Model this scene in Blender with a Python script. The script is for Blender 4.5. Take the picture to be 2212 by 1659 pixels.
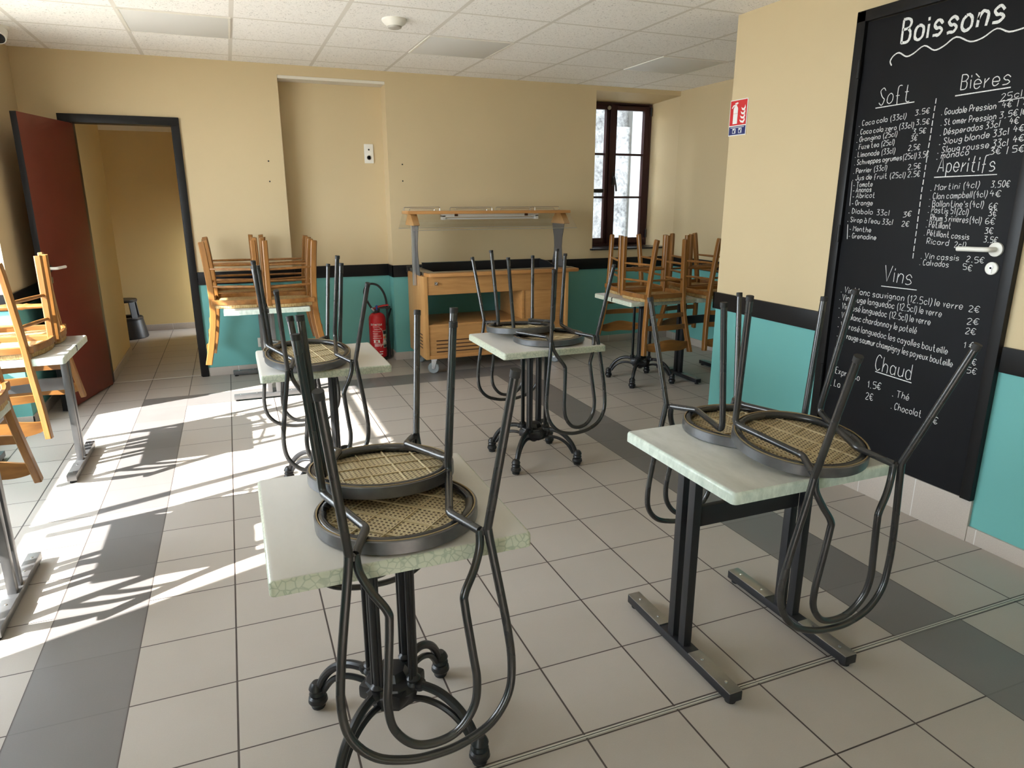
import bpy, bmesh, math, random
from mathutils import Vector, Matrix
random.seed(7)
PI = math.pi
for o in list(bpy.data.objects):
    bpy.data.objects.remove(o)
SC = bpy.context.scene
COL = SC.collection

# ------------------------------------------------------------------ camera
cam_data = bpy.data.cameras.new('camera')
cam_data.sensor_fit = 'HORIZONTAL'
cam_data.sensor_width = 36.0
cam_data.lens = 1475.676 / 2212 * 36.0
cam_data.clip_start = 0.02
cam = bpy.data.objects.new('camera', cam_data)
COL.objects.link(cam)
YAW, PITCH = 0.382844718, 0.264977215
fwd = Vector((math.sin(YAW)*math.cos(PITCH), math.cos(YAW)*math.cos(PITCH), -math.sin(PITCH)))
right = Vector((math.cos(YAW), -math.sin(YAW), 0))
up = right.cross(fwd)
cam.matrix_world = Matrix(((right.x, up.x, -fwd.x, 0.43813), (right.y, up.y, -fwd.y, -1.78648),
                           (right.z, up.z, -fwd.z, 1.52336), (0, 0, 0, 1)))
SC.camera = cam

# ------------------------------------------------------------------ world, sun, exposure
SUN_SLOPE = 0.375            # y travelled per unit of x
SUN_EL = math.radians(38.2)
SUN_STRENGTH = 37.0
SKY_STRENGTH = 18.5
EXPOSURE = -0.03
world = bpy.data.worlds.new('sky')
SC.world = world
world.use_nodes = True
wn = world.node_tree.nodes
wl = world.node_tree.links
wn['Background'].inputs['Color'].default_value = (0.84, 0.925, 1.0, 1)
wn['Background'].inputs['Strength'].default_value = SKY_STRENGTH
sun = bpy.data.lights.new('sun', 'SUN')
sun.energy = SUN_STRENGTH
sun.angle = math.radians(0.6)
sun.color = (1.0, 0.965, 0.91)
sun_o = bpy.data.objects.new('sun', sun)
COL.objects.link(sun_o)
d = Vector((1, SUN_SLOPE, 0)).normalized() * math.cos(SUN_EL) + Vector((0, 0, -math.sin(SUN_EL)))
sun_o.rotation_euler = d.to_track_quat('-Z', 'Y').to_euler()
sun_o.location = (-6, -2, 6)

def portal(name, loc, rot, sx, sy):
    l = bpy.data.lights.new(name, 'AREA')
    l.shape = 'RECTANGLE'; l.size = sx; l.size_y = sy
    l.cycles.is_portal = True
    o = bpy.data.objects.new(name, l); COL.objects.link(o)
    o.location = loc; o.rotation_euler = rot
portal('daylight_left', (-1.40, 1.965, 1.43), (0, -PI/2, 0), 1.8, 3.3)
portal('daylight_left_front', (-1.40, -2.8, 1.43), (0, -PI/2, 0), 1.8, 1.4)
portal('daylight_back', (4.35, 5.15, 1.77), (-PI/2, 0, 0), 1.0, 1.5)
portal('daylight_hall', (0.24, 7.055, 0.65), (0, PI/2, 0), 1.1, 0.4)

vs = SC.view_settings
vs.view_transform = 'Standard'
vs.look = 'None'
vs.gamma = 1.0
vs.use_curve_mapping = False
vs.exposure = EXPOSURE
SC.cycles.use_denoising = True
SC.cycles.max_bounces = 12
SC.cycles.diffuse_bounces = 8
SC.cycles.sample_clamp_indirect = 8.0

# ------------------------------------------------------------------ materials
class NT:
    """small helper for building node materials"""
    def __init__(s, name):
        s.m = bpy.data.materials.new(name); s.m.use_nodes = True
        s.t = s.m.node_tree; s.b = s.t.nodes['Principled BSDF']
    def n(s, typ, **kw):
        q = s.t.nodes.new(typ)
        for k, v in kw.items(): setattr(q, k, v)
        return q
    def l(s, a, b): s.t.links.new(a, b)
    def coord(s, kind='Object'): return s.n('ShaderNodeTexCoord').outputs[kind]
    def math(s, op, a, b=None, c=None):
        q = s.n('ShaderNodeMath', operation=op)
        for i, v in enumerate((a, b, c)):
            if v is None: continue
            if isinstance(v, (int, float)): q.inputs[i].default_value = v
            else: s.l(v, q.inputs[i])
        return q.outputs[0]
    def mix(s, fac, a, b):
        q = s.n('ShaderNodeMix', data_type='RGBA')
        for i, v in ((0, fac), (6, a), (7, b)):
            if isinstance(v, (int, float)): q.inputs[i].default_value = v
            elif isinstance(v, tuple): q.inputs[i].default_value = (*v[:3], 1)
            else: s.l(v, q.inputs[i])
        return q.outputs[2]
    def ramp(s, fac, stops):
        q = s.n('ShaderNodeValToRGB'); e = q.color_ramp.elements
        while len(e) < len(stops): e.new(0.5)
        for el, (p, c) in zip(e, stops):
            el.position = p; el.color = (*c, 1) if len(c) == 3 else c
        s.l(fac, q.inputs[0]); return q.outputs[0]
    def noise(s, vec, scale, detail=3, rough=0.5):
        q = s.n('ShaderNodeTexNoise'); q.inputs['Scale'].default_value = scale
        q.inputs['Detail'].default_value = detail; q.inputs['Roughness'].default_value = rough
        if vec is not None: s.l(vec, q.inputs['Vector'])
        return q.outputs[0]
    def vmul(s, vec, v):
        q = s.n('ShaderNodeVectorMath', operation='MULTIPLY'); s.l(vec, q.inputs[0]); q.inputs[1].default_value = v
        return q.outputs[0]
    def bump(s, h, strength, dist=0.002):
        q = s.n('ShaderNodeBump'); q.inputs['Strength'].default_value = strength; q.inputs['Distance'].default_value = dist
        s.l(h, q.inputs['Height']); s.l(q.outputs[0], s.b.inputs['Normal'])
    def base(s, c):
        if isinstance(c, tuple): s.b.inputs['Base Color'].default_value = (*c, 1)
        else: s.l(c, s.b.inputs['Base Color'])
    def set(s, rough=None, metal=None, spec=None, coat=None, trans=None, alpha=None):
        for k, v in (('Roughness', rough), ('Metallic', metal), ('Specular IOR Level', spec), ('Coat Weight', coat),
                     ('Transmission Weight', trans), ('Alpha', alpha)):
            if v is not None: s.b.inputs[k].default_value = v
        return s.m

def plain(name, c, rough=0.5, metal=0.0, spec=0.5, var=0.0, vscale=20, coat=None):
    t = NT(name)
    if var:
        f = t.noise(t.coord(), vscale)
        t.base(t.mix(f, tuple(x*(1-var) for x in c), tuple(min(1, x*(1+var)) for x in c)))
    else: t.base(c)
    return t.set(rough, metal, spec, coat)

def wood(name, dark, light, stretch=(1, 1, 0.12), scale=30, rough=0.42, coat=0.15):
    t = NT(name)
    v = t.vmul(t.coord(), stretch)
    f = t.noise(v, scale, 5, 0.6)
    f2 = t.noise(t.coord(), 3, 1)
    f3 = t.math('ADD', t.math('MULTIPLY', f, 0.75), t.math('MULTIPLY', f2, 0.25))
    t.base(t.ramp(f3, [(0.3, dark), (0.7, light)]))
    t.bump(f, 0.12, 0.001)
    return t.set(rough, 0, 0.5, coat)

M = {}
def make_materials():
    TEAL, CREAM = (0.150, 0.415, 0.395), (0.595, 0.475, 0.29)
    t = NT('painted_wall')
    geo = t.n('ShaderNodeNewGeometry'); sep = t.n('ShaderNodeSeparateXYZ'); t.l(geo.outputs['Position'], sep.inputs[0])
    up_ = t.math('GREATER_THAN', sep.outputs[2], 0.86)
    nz = t.noise(geo.outputs['Position'], 1.3, 3)
    cr = t.mix(nz, tuple(x*0.95 for x in CREAM), tuple(min(x*1.05, 1) for x in CREAM))
    te = t.mix(nz, tuple(x*0.94 for x in TEAL), tuple(x*1.06 for x in TEAL))
    t.base(t.mix(up_, te, cr))
    t.bump(t.noise(geo.outputs['Position'], 180, 2), 0.15, 0.001)
    M['wall'] = t.set(0.62, 0, 0.35)
    M['hall_wall'] = plain('hall_wall_paint', (0.74, 0.58, 0.30), 0.7, 0, 0.3, 0.05, 2)
    M['jamb_paint'] = plain('cream_paint', CREAM, 0.65, 0, 0.3, 0.04, 3)
    M['lintel'] = plain('white_lintel_paint', (0.72, 0.68, 0.60), 0.7)
    M['white_ceiling'] = plain('white_plaster', (0.8, 0.78, 0.74), 0.8)
    M['dado'] = plain('black_paint', (0.008, 0.0075, 0.008), 0.38, 0, 0.25, 0.2, 12)
    # --- floor tiles
    t = NT('floor_tiles')
    sep = t.n('ShaderNodeSeparateXYZ'); t.l(t.coord(), sep.inputs[0])
    x, y = sep.outputs[0], sep.outputs[1]
    near = t.math('LESS_THAN', y, -0.325)
    yy = t.math('ADD', y, t.math('MULTIPLY', near, 0.0235))
    gx = t.math('DIVIDE', x, 0.315); gy = t.math('DIVIDE', yy, 0.3125)
    def edge(g, w, pitch):
        f = t.math('FRACT', g); e = t.math('MINIMUM', f, t.math('SUBTRACT', 1.0, f))
        return t.math('LESS_THAN', t.math('MULTIPLY', e, pitch), w)
    grout = t.math('MAXIMUM', edge(gx, 0.0030, 0.315), edge(gy, 0.0025, 0.3125))
    def between(v, a, b): return t.math('MULTIPLY', t.math('GREATER_THAN', v, a), t.math('LESS_THAN', v, b))
    cx, cy = t.math('FLOOR', gx), t.math('FLOOR', gy)
    lf = t.math('MULTIPLY', between(cx, -1.5, -0.5), t.math('LESS_THAN', cy, 12.5))
    rt = t.math('MULTIPLY', between(cx, 7.5, 8.5), t.math('LESS_THAN', cy, 12.5))
    bk = t.math('MULTIPLY', between(cy, 11.5, 12.5), between(cx, -1.5, 8.5))
    dark = t.math('MAXIMUM', t.math('MAXIMUM', lf, rt), bk)
    cell = t.n('ShaderNodeCombineXYZ'); t.l(cx, cell.inputs[0]); t.l(cy, cell.inputs[1])
    wn_ = t.n('ShaderNodeTexWhiteNoise', noise_dimensions='2D'); t.l(cell.outputs[0], wn_.inputs['Vector'])
    n1 = t.noise(t.coord(), 5, 4, 0.6); n2 = t.noise(t.coord(), 260, 2)
    k = t.math('ADD', t.math('ADD', t.math('MULTIPLY', wn_.outputs['Value'], 0.25), t.math('MULTIPLY', n1, 0.45)), t.math('MULTIPLY', n2, 0.4))
    tile = t.mix(k, (0.345, 0.307, 0.272), (0.435, 0.39, 0.35))
    dk = t.mix(k, (0.125, 0.116, 0.112), (0.185, 0.172, 0.167))
    c = t.mix(dark, tile, dk)
    inv = t.math('SUBTRACT', 1.0, t.math('MULTIPLY', dark, 0.75))
    c = t.mix(t.math('MULTIPLY', grout, inv), c, (0.055, 0.042, 0.038))
    t.base(c)
    t.bump(t.math('ADD', t.math('MULTIPLY', t.math('SUBTRACT', 1.0, grout), 1.0), t.math('MULTIPLY', n2, 0.15)), 0.25, 0.0015)
    rr = t.math('ADD', 0.36, t.math('MULTIPLY', n1, 0.16)); t.l(rr, t.b.inputs['Roughness'])
    M['floor'] = t.set(None, 0, 0.42)
    # --- skirting tiles
    t = NT('skirting_tiles')
    sep = t.n('ShaderNodeSeparateXYZ'); t.l(t.coord(), sep.inputs[0])
    sx = t.math('ADD', sep.outputs[0], sep.outputs[1])
    f = t.math('FRACT', t.math('DIVIDE', sx, 0.316)); j = t.math('LESS_THAN', f, 0.014)
    n1 = t.noise(t.coord(), 200, 2)
    c = t.mix(n1, (0.40, 0.345, 0.30), (0.50, 0.44, 0.39))
    t.base(t.mix(j, c, (0.62, 0.60, 0.58)))
    M['skirting'] = t.set(0.5, 0, 0.4)
    # --- suspended ceiling
    t = NT('ceiling_tiles')
    sep = t.n('ShaderNodeSeparateXYZ'); t.l(t.coord(), sep.inputs[0])
    gx = t.math('DIVIDE', t.math('SUBTRACT', sep.outputs[0], 0.57), 0.632)
    gy = t.math('DIVIDE', t.math('SUBTRACT', sep.outputs[1], 3.815), 0.625)
    def edge2(g, w):
        f = t.math('FRACT', g); return t.math('LESS_THAN', t.math('MINIMUM', f, t.math('SUBTRACT', 1.0, f)), w)
    bar = t.math('MAXIMUM', edge2(gx, 0.021), edge2(gy, 0.019))
    v = t.n('ShaderNodeTexNoise'); v.inputs['Scale'].default_value = 95; v.inputs['Detail'].default_value = 2
    v.inputs['Distortion'].default_value = 1.2; t.l(t.coord(), v.inputs['Vector'])
    worm = t.ramp(v.outputs[0], [(0.30, (0.42, 0.41, 0.40)), (0.40, (0.90, 0.885, 0.865))])
    t.base(t.mix(bar, worm, (0.70, 0.675, 0.63)))
    t.bump(t.math('MAXIMUM', v.outputs[0], bar), 0.3, 0.003)
    M['ceiling'] = t.set(0.85, 0, 0.15)
    M['led_panel'] = plain('frosted_panel', (0.70, 0.70, 0.69), 0.55, 0, 0.4)
    M['white_plastic'] = plain('white_plastic', (0.78, 0.76, 0.70), 0.35)
    M['grey_plastic'] = plain('grey_plastic', (0.42, 0.40, 0.36), 0.4)
    M['black_plastic'] = plain('black_plastic', (0.012, 0.012, 0.014), 0.4)
    M['black_gloss'] = plain('black_glass', (0.008, 0.006, 0.008), 0.12)
    # --- bistro chairs
    t = NT('worn_dark_steel')
    geo = t.n('ShaderNodeNewGeometry')
    n1 = t.noise(t.coord(), 5, 2, 0.5)
    t.base(t.ramp(n1, [(0.30, (0.058, 0.058, 0.060)), (0.70, (0.085, 0.083, 0.081))]))
    t.l(t.ramp(n1, [(0.3, (0.23,)*3), (0.7, (0.30,)*3)]), t.b.inputs['Roughness'])
    M['steel_dark'] = t.set(None, 0.72, 0.5)
    M['rim_steel'] = plain('grey_steel_rim', (0.15, 0.15, 0.155), 0.34, 0.7, 0.5, 0.3, 25)
    M['rubber'] = plain('black_rubber', (0.018, 0.017, 0.017), 0.7)
    M['brass_line'] = plain('tan_edging', (0.30, 0.22, 0.11), 0.5, 0.2)
    t = NT('woven_cane')
    p = t.vmul(t.coord(), (1/0.0135, 1/0.0135, 0))
    def dots(off):
        a = t.n('ShaderNodeVectorMath', operation='ADD'); t.l(p, a.inputs[0]); a.inputs[1].default_value = (off, off, 0)
        f = t.n('ShaderNodeVectorMath', operation='FRACTION'); t.l(a.outputs[0], f.inputs[0])
        s2 = t.n('ShaderNodeVectorMath', operation='SUBTRACT'); t.l(f.outputs[0], s2.inputs[0]); s2.inputs[1].default_value = (0.5, 0.5, 0)
        ln = t.n('ShaderNodeVectorMath', operation='LENGTH'); t.l(s2.outputs[0], ln.inputs[0])
        return ln.outputs['Value']
    d1 = t.math('LESS_THAN', dots(0.0), 0.27); d2 = t.math('LESS_THAN', dots(0.5), 0.10)
    hole = t.math('MAXIMUM', d1, d2)
    n1 = t.noise(t.coord(), 12, 4)
    c = t.mix(n1, (0.42, 0.335, 0.19), (0.58, 0.49, 0.31))
    t.base(t.mix(hole, c, (0.07, 0.04, 0.015)))
    t.bump(t.math('SUBTRACT', 1.0, hole), 0.5, 0.001)
    M['cane'] = t.set(0.5, 0, 0.4)
    M['cane_rib'] = plain('cane_rib', (0.50, 0.41, 0.25), 0.5, 0, 0.4, 0.15, 30)
    # --- table tops
    def top_mat(name, crackle):
        t = NT(name); geo = t.n('ShaderNodeNewGeometry'); sn = t.n('ShaderNodeSeparateXYZ'); t.l(t.coord('Normal'), sn.inputs[0])
        topf = t.ramp(sn.outputs[2], [(0.86, (0, 0, 0)), (0.97, (1, 1, 1))])
        n1 = t.noise(t.vmul(t.coord(), (1, 0.35, 1)), 9, 5, 0.65)
        face = t.mix(n1, (0.475, 0.46, 0.435), (0.595, 0.58, 0.55)) if crackle else t.ramp(n1, [(0.3, (0.38, 0.385, 0.35)), (0.65, (0.55, 0.55, 0.51))])
        if crackle:
            v = t.n('ShaderNodeTexVoronoi', feature='DISTANCE_TO_EDGE'); v.inputs['Scale'].default_value = 55; t.l(t.coord(), v.inputs['Vector'])
            n3 = t.noise(t.coord(), 40, 2)
            side = t.ramp(v.outputs['Distance'], [(0.02, (0.30, 0.36, 0.29)), (0.10, (0.50, 0.54, 0.45))])
            side = t.mix(t.math('MULTIPLY', n3, 0.5), side, (0.62, 0.62, 0.48))
        else:
            n3 = t.noise(t.vmul(t.coord(), (1, 1, 0.5)), 45, 4, 0.7)
            side = t.ramp(n3, [(0.3, (0.40, 0.47, 0.41)), (0.7, (0.64, 0.70, 0.62))])
        t.base(t.mix(topf, side, face))
        return t.set(0.30, 0, 0.45)
    M['top_crackle'] = top_mat('marbled_crackle_top', True)
    M['top_streak'] = top_mat('marbled_streaked_top', False)
    M['iron'] = plain('black_cast_iron', (0.016, 0.016, 0.018), 0.36, 0.2, 0.5, 0.3, 30)
    M['column_dark'] = plain('dark_painted_steel', (0.022, 0.022, 0.025), 0.42, 0.3, 0.5, 0.25, 15)
    M['foot_plate'] = plain('brushed_steel_plate', (0.34, 0.32, 0.29), 0.34, 0.85, 0.5, 0.15, 30)
    M['column_grey'] = plain('grey_metallic_steel', (0.17, 0.17, 0.175), 0.36, 0.7, 0.5, 0.2, 15)
    # --- timber
    M['chair_wood'] = wood('honey_beech', (0.155, 0.060, 0.011), (0.31, 0.135, 0.028))
    M['chair_wood_h'] = wood('honey_beech_cross', (0.15, 0.056, 0.011), (0.30, 0.128, 0.027), (0.12, 1, 1))
    t = NT('straw_weave')
    n0 = t.noise(t.vmul(t.coord(), (1, 1, 0.08)), 260, 2); n1 = t.noise(t.coord(), 45, 4, 0.7)
    k = t.math('ADD', t.math('MULTIPLY', n0, 0.6), t.math('MULTIPLY', n1, 0.4))
    t.base(t.ramp(k, [(0.34, (0.20, 0.11, 0.035)), (0.60, (0.52, 0.37, 0.17))]))
    t.bump(k, 0.7, 0.003)
    M['straw'] = t.set(0.75, 0, 0.2)
    M['cart_wood'] = wood('oak_veneer', (0.34, 0.165, 0.052), (0.47, 0.245, 0.085), (0.1, 0.5, 1), 45, 0.45, 0.1)
    M['cart_side'] = wood('pale_oak_veneer', (0.44, 0.225, 0.075), (0.55, 0.30, 0.11), (0.5, 0.5, 0.1), 40, 0.45, 0.1)
    M['cart_edge'] = wood('oak_edge', (0.39, 0.18, 0.055), (0.50, 0.25, 0.085), (0.1, 0.5, 1), 40, 0.4, 0.2)
    M['slot_brown'] = plain('dark_brown_slot', (0.06, 0.022, 0.01), 0.6)
    M['tray'] = plain('black_tray', (0.012, 0.012, 0.013), 0.35)
    M['stainless'] = plain('stainless_steel', (0.55, 0.55, 0.56), 0.25, 1.0)
    M['strip'] = plain('pale_metal_strip', (0.58, 0.56, 0.50), 0.4, 0.3)
    M['alu'] = plain('anodised_aluminium', (0.62, 0.63, 0.65), 0.35, 0.9)
    M['grey_wheel'] = plain('grey_rubber_wheel', (0.22, 0.24, 0.25), 0.55)
    def glass(name, tint, tr, rough=0.02):
        t = NT(name); t.t.nodes.remove(t.b)
        out = t.t.nodes['Material Output']
        a = t.n('ShaderNodeBsdfTransparent'); a.inputs[0].default_value = (*tint, 1)
        g = t.n('ShaderNodeBsdfGlossy'); g.inputs['Roughness'].default_value = rough
        g.inputs['Color'].default_value = (0.9, 0.9, 0.9, 1)
        lw = t.n('ShaderNodeLayerWeight'); lw.inputs['Blend'].default_value = 0.5
        f = t.math('ADD', 0.04, t.math('MULTIPLY', t.math('POWER', lw.outputs['Facing'], 4.0), 0.55))
        mx = t.n('ShaderNodeMixShader'); t.l(t.math('MULTIPLY', f, tr), mx.inputs[0])
        t.l(a.outputs[0], mx.inputs[1]); t.l(g.outputs[0], mx.inputs[2]); t.l(mx.outputs[0], out.inputs[0])
        return t.m
    M['glass'] = glass('window_glass', (0.97, 0.98, 0.98), 0.8)
    M['acrylic'] = glass('clear_acrylic', (0.97, 0.975, 0.97), 0.9)
    M['smoked'] = plain('smoked_acrylic', (0.10, 0.10, 0.105), 0.3)
    M['smoked'].node_tree.nodes['Principled BSDF'].inputs['Alpha'].default_value = 0.72
    # --- red things
    M['door_red'] = plain('oxblood_door', (0.135, 0.022, 0.013), 0.42, 0, 0.4, 0.12, 6)
    M['frame_red'] = plain('burgundy_joinery', (0.030, 0.006, 0.009), 0.4, 0, 0.4, 0.1, 8)
    M['ext_red'] = plain('glossy_red', (0.48, 0.012, 0.018), 0.22, 0, 0.5)
    M['sign_red'] = plain('sign_red', (0.60, 0.025, 0.03), 0.4)
    M['sign_blue'] = plain('sign_blue', (0.02, 0.03, 0.14), 0.4)
    M['sign_white'] = plain('sign_white', (0.80, 0.80, 0.78), 0.4)
    M['label_grey'] = plain('label_beige', (0.45, 0.45, 0.36), 0.5)
    M['blue_tag'] = plain('blue_plastic', (0.015, 0.05, 0.30), 0.4)
    M['orange_dot'] = plain('orange_print', (0.75, 0.10, 0.02), 0.5)
    M['green_dot'] = plain('green_print', (0.03, 0.30, 0.04), 0.5)
    M['lever_red'] = plain('red_lever', (0.45, 0.02, 0.02), 0.35)
    M['board'] = plain('chalkboard_black', (0.0075, 0.0075, 0.009), 0.6, 0, 0.18, 0.3, 4)
    t = NT('chalk')
    n1 = t.noise(t.coord(), 300, 3, 0.7)
    t.base(t.ramp(n1, [(0.35, (0.55, 0.55, 0.54)), (0.6, (0.88, 0.88, 0.86))]))
    M['chalk'] = t.set(0.9, 0, 0.1)
    # --- outside
    t = NT('rough_stone')
    n1 = t.noise(t.coord(), 4.5, 8, 0.72); n2 = t.noise(t.coord(), 22, 5, 0.7)
    k = t.math('ADD', t.math('MULTIPLY', n1, 0.55), t.math('MULTIPLY', n2, 0.45))
    t.base(t.ramp(k, [(0.36, (0.03, 0.03, 0.033)), (0.50, (0.13, 0.128, 0.125)), (0.64, (0.23, 0.225, 0.217))]))
    t.bump(k, 0.7, 0.03)
    M['stone'] = t.set(0.9, 0, 0.2)
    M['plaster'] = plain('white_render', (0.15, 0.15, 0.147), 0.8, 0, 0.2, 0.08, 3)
    M['ground'] = plain('pale_gravel', (0.36, 0.335, 0.30), 0.9, 0, 0.2, 0.3, 8)
    M['sill'] = plain('dark_sill', (0.016, 0.013, 0.016), 0.3)
make_materials()

# ------------------------------------------------------------------ mesh helpers
def fillet(pts, rad, n=6):
    """round the corners of a polyline"""
    P = [Vector(p) for p in pts]
    if not isinstance(rad, (list, tuple)): rad = [rad]*len(P)
    out = [P[0]]
    for i in range(1, len(P)-1):
        a, b, c = P[i-1], P[i], P[i+1]
        u, v = (a-b), (c-b); lu, lv = u.length, v.length; u.normalize(); v.normalize()
        ang = u.angle(v, PI)
        if ang > PI-0.02 or rad[i] <= 0: out.append(b); continue
        t_ = min(rad[i]/math.tan(ang/2), lu*0.48, lv*0.48)
        p, q = b+u*t_, b+v*t_
        for k in range(n+1):
            s = k/n
            out.append(p*(1-s)**2 + b*2*s*(1-s) + q*s*s)
    out.append(P[-1])
    return out

def smooth_path(pts, n=5):
    P = [Vector(p) for p in pts]; out = []
    for i in range(len(P)-1):
        p0 = P[max(i-1, 0)]; p1 = P[i]; p2 = P[i+1]; p3 = P[min(i+2, len(P)-1)]
        for k in range(n):
            s = k/n
            out.append(0.5*((2*p1) + (p2-p0)*s + (2*p0-5*p1+4*p2-p3)*s*s + (3*p1-p0-3*p2+p3)*s**3))
    out.append(P[-1]); return out

class MB:
    def __init__(s): s.b = bmesh.new()
    def box(s, x0, x1, y0, y1, z0, z1, bevel=0.0, rot=None, about=None, seg=2):
        vs_ = [s.b.verts.new((x, y, z)) for x in (x0, x1) for y in (y0, y1) for z in (z0, z1)]
        fs = [s.b.faces.new([vs_[i] for i in q]) for q in ((0,1,3,2),(4,6,7,5),(0,4,5,1),(2,3,7,6),(0,2,6,4),(1,5,7,3))]
        if bevel:
            es = list({e for f in fs for e in f.edges})
            r = bmesh.ops.bevel(s.b, geom=es, offset=bevel, segments=seg, profile=0.6, affect='EDGES')
            vs_ = list({v for f in r['faces'] for v in f.verts} | {v for v in vs_ if v.is_valid})
        if rot is not None:
            bmesh.ops.rotate(s.b, verts=[v for v in vs_ if v.is_valid], cent=about or ((x0+x1)/2, (y0+y1)/2, (z0+z1)/2), matrix=rot)
        return s
    def poly_prism(s, pts, axis, a, b_, bevel=0.0):
        """extrude a 2D outline along an axis: 'z' (x,y), 'y' (x,z), 'x' (y,z)"""
        def mk(p, h):
            return {'z': (p[0], p[1], h), 'y': (p[0], h, p[1]), 'x': (h, p[0], p[1])}[axis]
        A = [s.b.verts.new(mk(p, a)) for p in pts]; B = [s.b.verts.new(mk(p, b_)) for p in pts]
        n = len(pts); fs = [s.b.faces.new(A[::-1]), s.b.faces.new(B)]
        for i in range(n): fs.append(s.b.faces.new((A[i], A[(i+1) % n], B[(i+1) % n], B[i])))
        if bevel:
            es = list(fs[0].edges)+list(fs[1].edges)
            bmesh.ops.bevel(s.b, geom=es, offset=bevel, segments=2, profile=0.6, affect='EDGES')
        return s
    def tube(s, pts, r, n=10, closed=False, flat=None):
        """sweep a circle (or a rectangle when flat=(w,h)) along a path; r may vary"""
        P = [Vector(p) for p in pts]; N = len(P)
        R_ = r if isinstance(r, (list, tuple)) else [r]*N
        T = []
        for i in range(N):
            a = P[(i-1) % N] if (closed or i > 0) else P[i]; c = P[(i+1) % N] if (closed or i < N-1) else P[i]
            T.append((c-a).normalized())
        nrm = T[0].orthogonal().normalized() if flat is None else None
        if flat is not None:
            ref = Vector(flat[2]) if len(flat) > 2 else Vector((0, 0, 1))
            nrm = (ref - T[0]*ref.dot(T[0])).normalized()
        rings = []
        for i in range(N):
            if i > 0:
                nrm = (nrm - T[i]*nrm.dot(T[i]))
                nrm = nrm.normalized() if nrm.length > 1e-6 else T[i].orthogonal().normalized()
            bn = T[i].cross(nrm)
            if flat is None:
                rings.append([s.b.verts.new(P[i] + (nrm*math.cos(2*PI*k/n) + bn*math.sin(2*PI*k/n))*R_[i]) for k in range(n)])
            else:
                h, w = flat[0]/2, flat[1]/2
                c_ = min(h, w)*0.3
                q = [(h, w-c_), (h, -w+c_), (h-c_, -w), (-h+c_, -w), (-h, -w+c_), (-h, w-c_), (-h+c_, w), (h-c_, w)]
                sc = R_[i] if r is not None else 1.0
                rings.append([s.b.verts.new(P[i] + nrm*a*sc + bn*b_*sc) for a, b_ in q])
        m = len(rings[0])
        for i in range(N if closed else N-1):
            A, B = rings[i], rings[(i+1) % N]
            sh = 0
            if closed and i == N-1:
                sh = min(range(m), key=lambda k: (A[0].co-B[k].co).length)
            for k in range(m):
                s.b.faces.new((A[k], A[(k+1) % m], B[(k+1+sh) % m], B[(k+sh) % m]))
        if not closed:
            s.b.faces.new(rings[0][::-1]); s.b.faces.new(rings[-1])
        return s
    def lathe(s, prof, n=32, c=(0, 0, 0), axis='z', closed=False):
        """profile (radius, height) spun around an axis"""
        def pt(r, h, a):
            x, y = r*math.cos(a), r*math.sin(a)
            v = {'z': (x, y, h), 'y': (x, h, y), 'x': (h, x, y)}[axis]
            return (v[0]+c[0], v[1]+c[1], v[2]+c[2])
        rings = []
        for r, h in prof:
            if r < 1e-6: rings.append([s.b.verts.new(pt(0, h, 0))])
            else: rings.append([s.b.verts.new(pt(r, h, 2*PI*k/n)) for k in range(n)])
        L = len(rings)
        for i in range(L if closed else L-1):
            A, B = rings[i], rings[(i+1) % L]
            for k in range(n):
                a0, a1 = (A[0], A[0]) if len(A) == 1 else (A[k], A[(k+1) % n])
                b0, b1 = (B[0], B[0]) if len(B) == 1 else (B[k], B[(k+1) % n])
                f = [a0, a1, b1, b0]; f2 = []
                for v in f:
                    if v not in f2: f2.append(v)
                if len(f2) >= 3: s.b.faces.new(f2)
        if not closed:
            for rg, rev in ((rings[0], True), (rings[-1], False)):
                if len(rg) > 1: s.b.faces.new(rg[::-1] if rev else rg)
        return s
    def move(s, M_): bmesh.ops.transform(s.b, matrix=M_, verts=s.b.verts); return s
    def build(s, name, mat, parent=None, angle=32):
        b = s.b
        bmesh.ops.recalc_face_normals(b, faces=b.faces)
        for f in b.faces: f.smooth = True
        la = math.radians(angle)
        for e in b.edges:
            if len(e.link_faces) == 2 and e.calc_face_angle(0) > la: e.smooth = False
        me = bpy.data.meshes.new(name); b.to_mesh(me); b.free()
        me.materials.append(M[mat])
        o = bpy.data.objects.new(name, me); COL.objects.link(o)
        if parent is not None: o.parent = parent
        return o

def tag(o, label=None, cat=None, group=None, kind=None):
    if label: o['label'] = label
    if cat: o['category'] = cat
    if group: o['group'] = group
    if kind: o['kind'] = kind
    return o
def structure(o, label, cat): return tag(o, label, cat, None, 'structure')
def thing(name, label, cat, loc=(0, 0, 0), rotz=0, group=None):
    o = bpy.data.objects.new(name, None); o.empty_display_size = 0.1; COL.objects.link(o)
    o.location = loc; o.rotation_euler = (0, 0, rotz)
    return tag(o, label, cat, group)
def dup(root, label=None):
    r = root.copy(); COL.objects.link(r)
    if label: r['label'] = label
    for ch in list(root.children):
        c = ch.copy(); COL.objects.link(c); c.parent = r; c.matrix_parent_inverse = ch.matrix_parent_inverse.copy()
        for g in list(ch.children):
            q = g.copy(); COL.objects.link(q); q.parent = c; q.matrix_parent_inverse = g.matrix_parent_inverse.copy()
    return r

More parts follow.
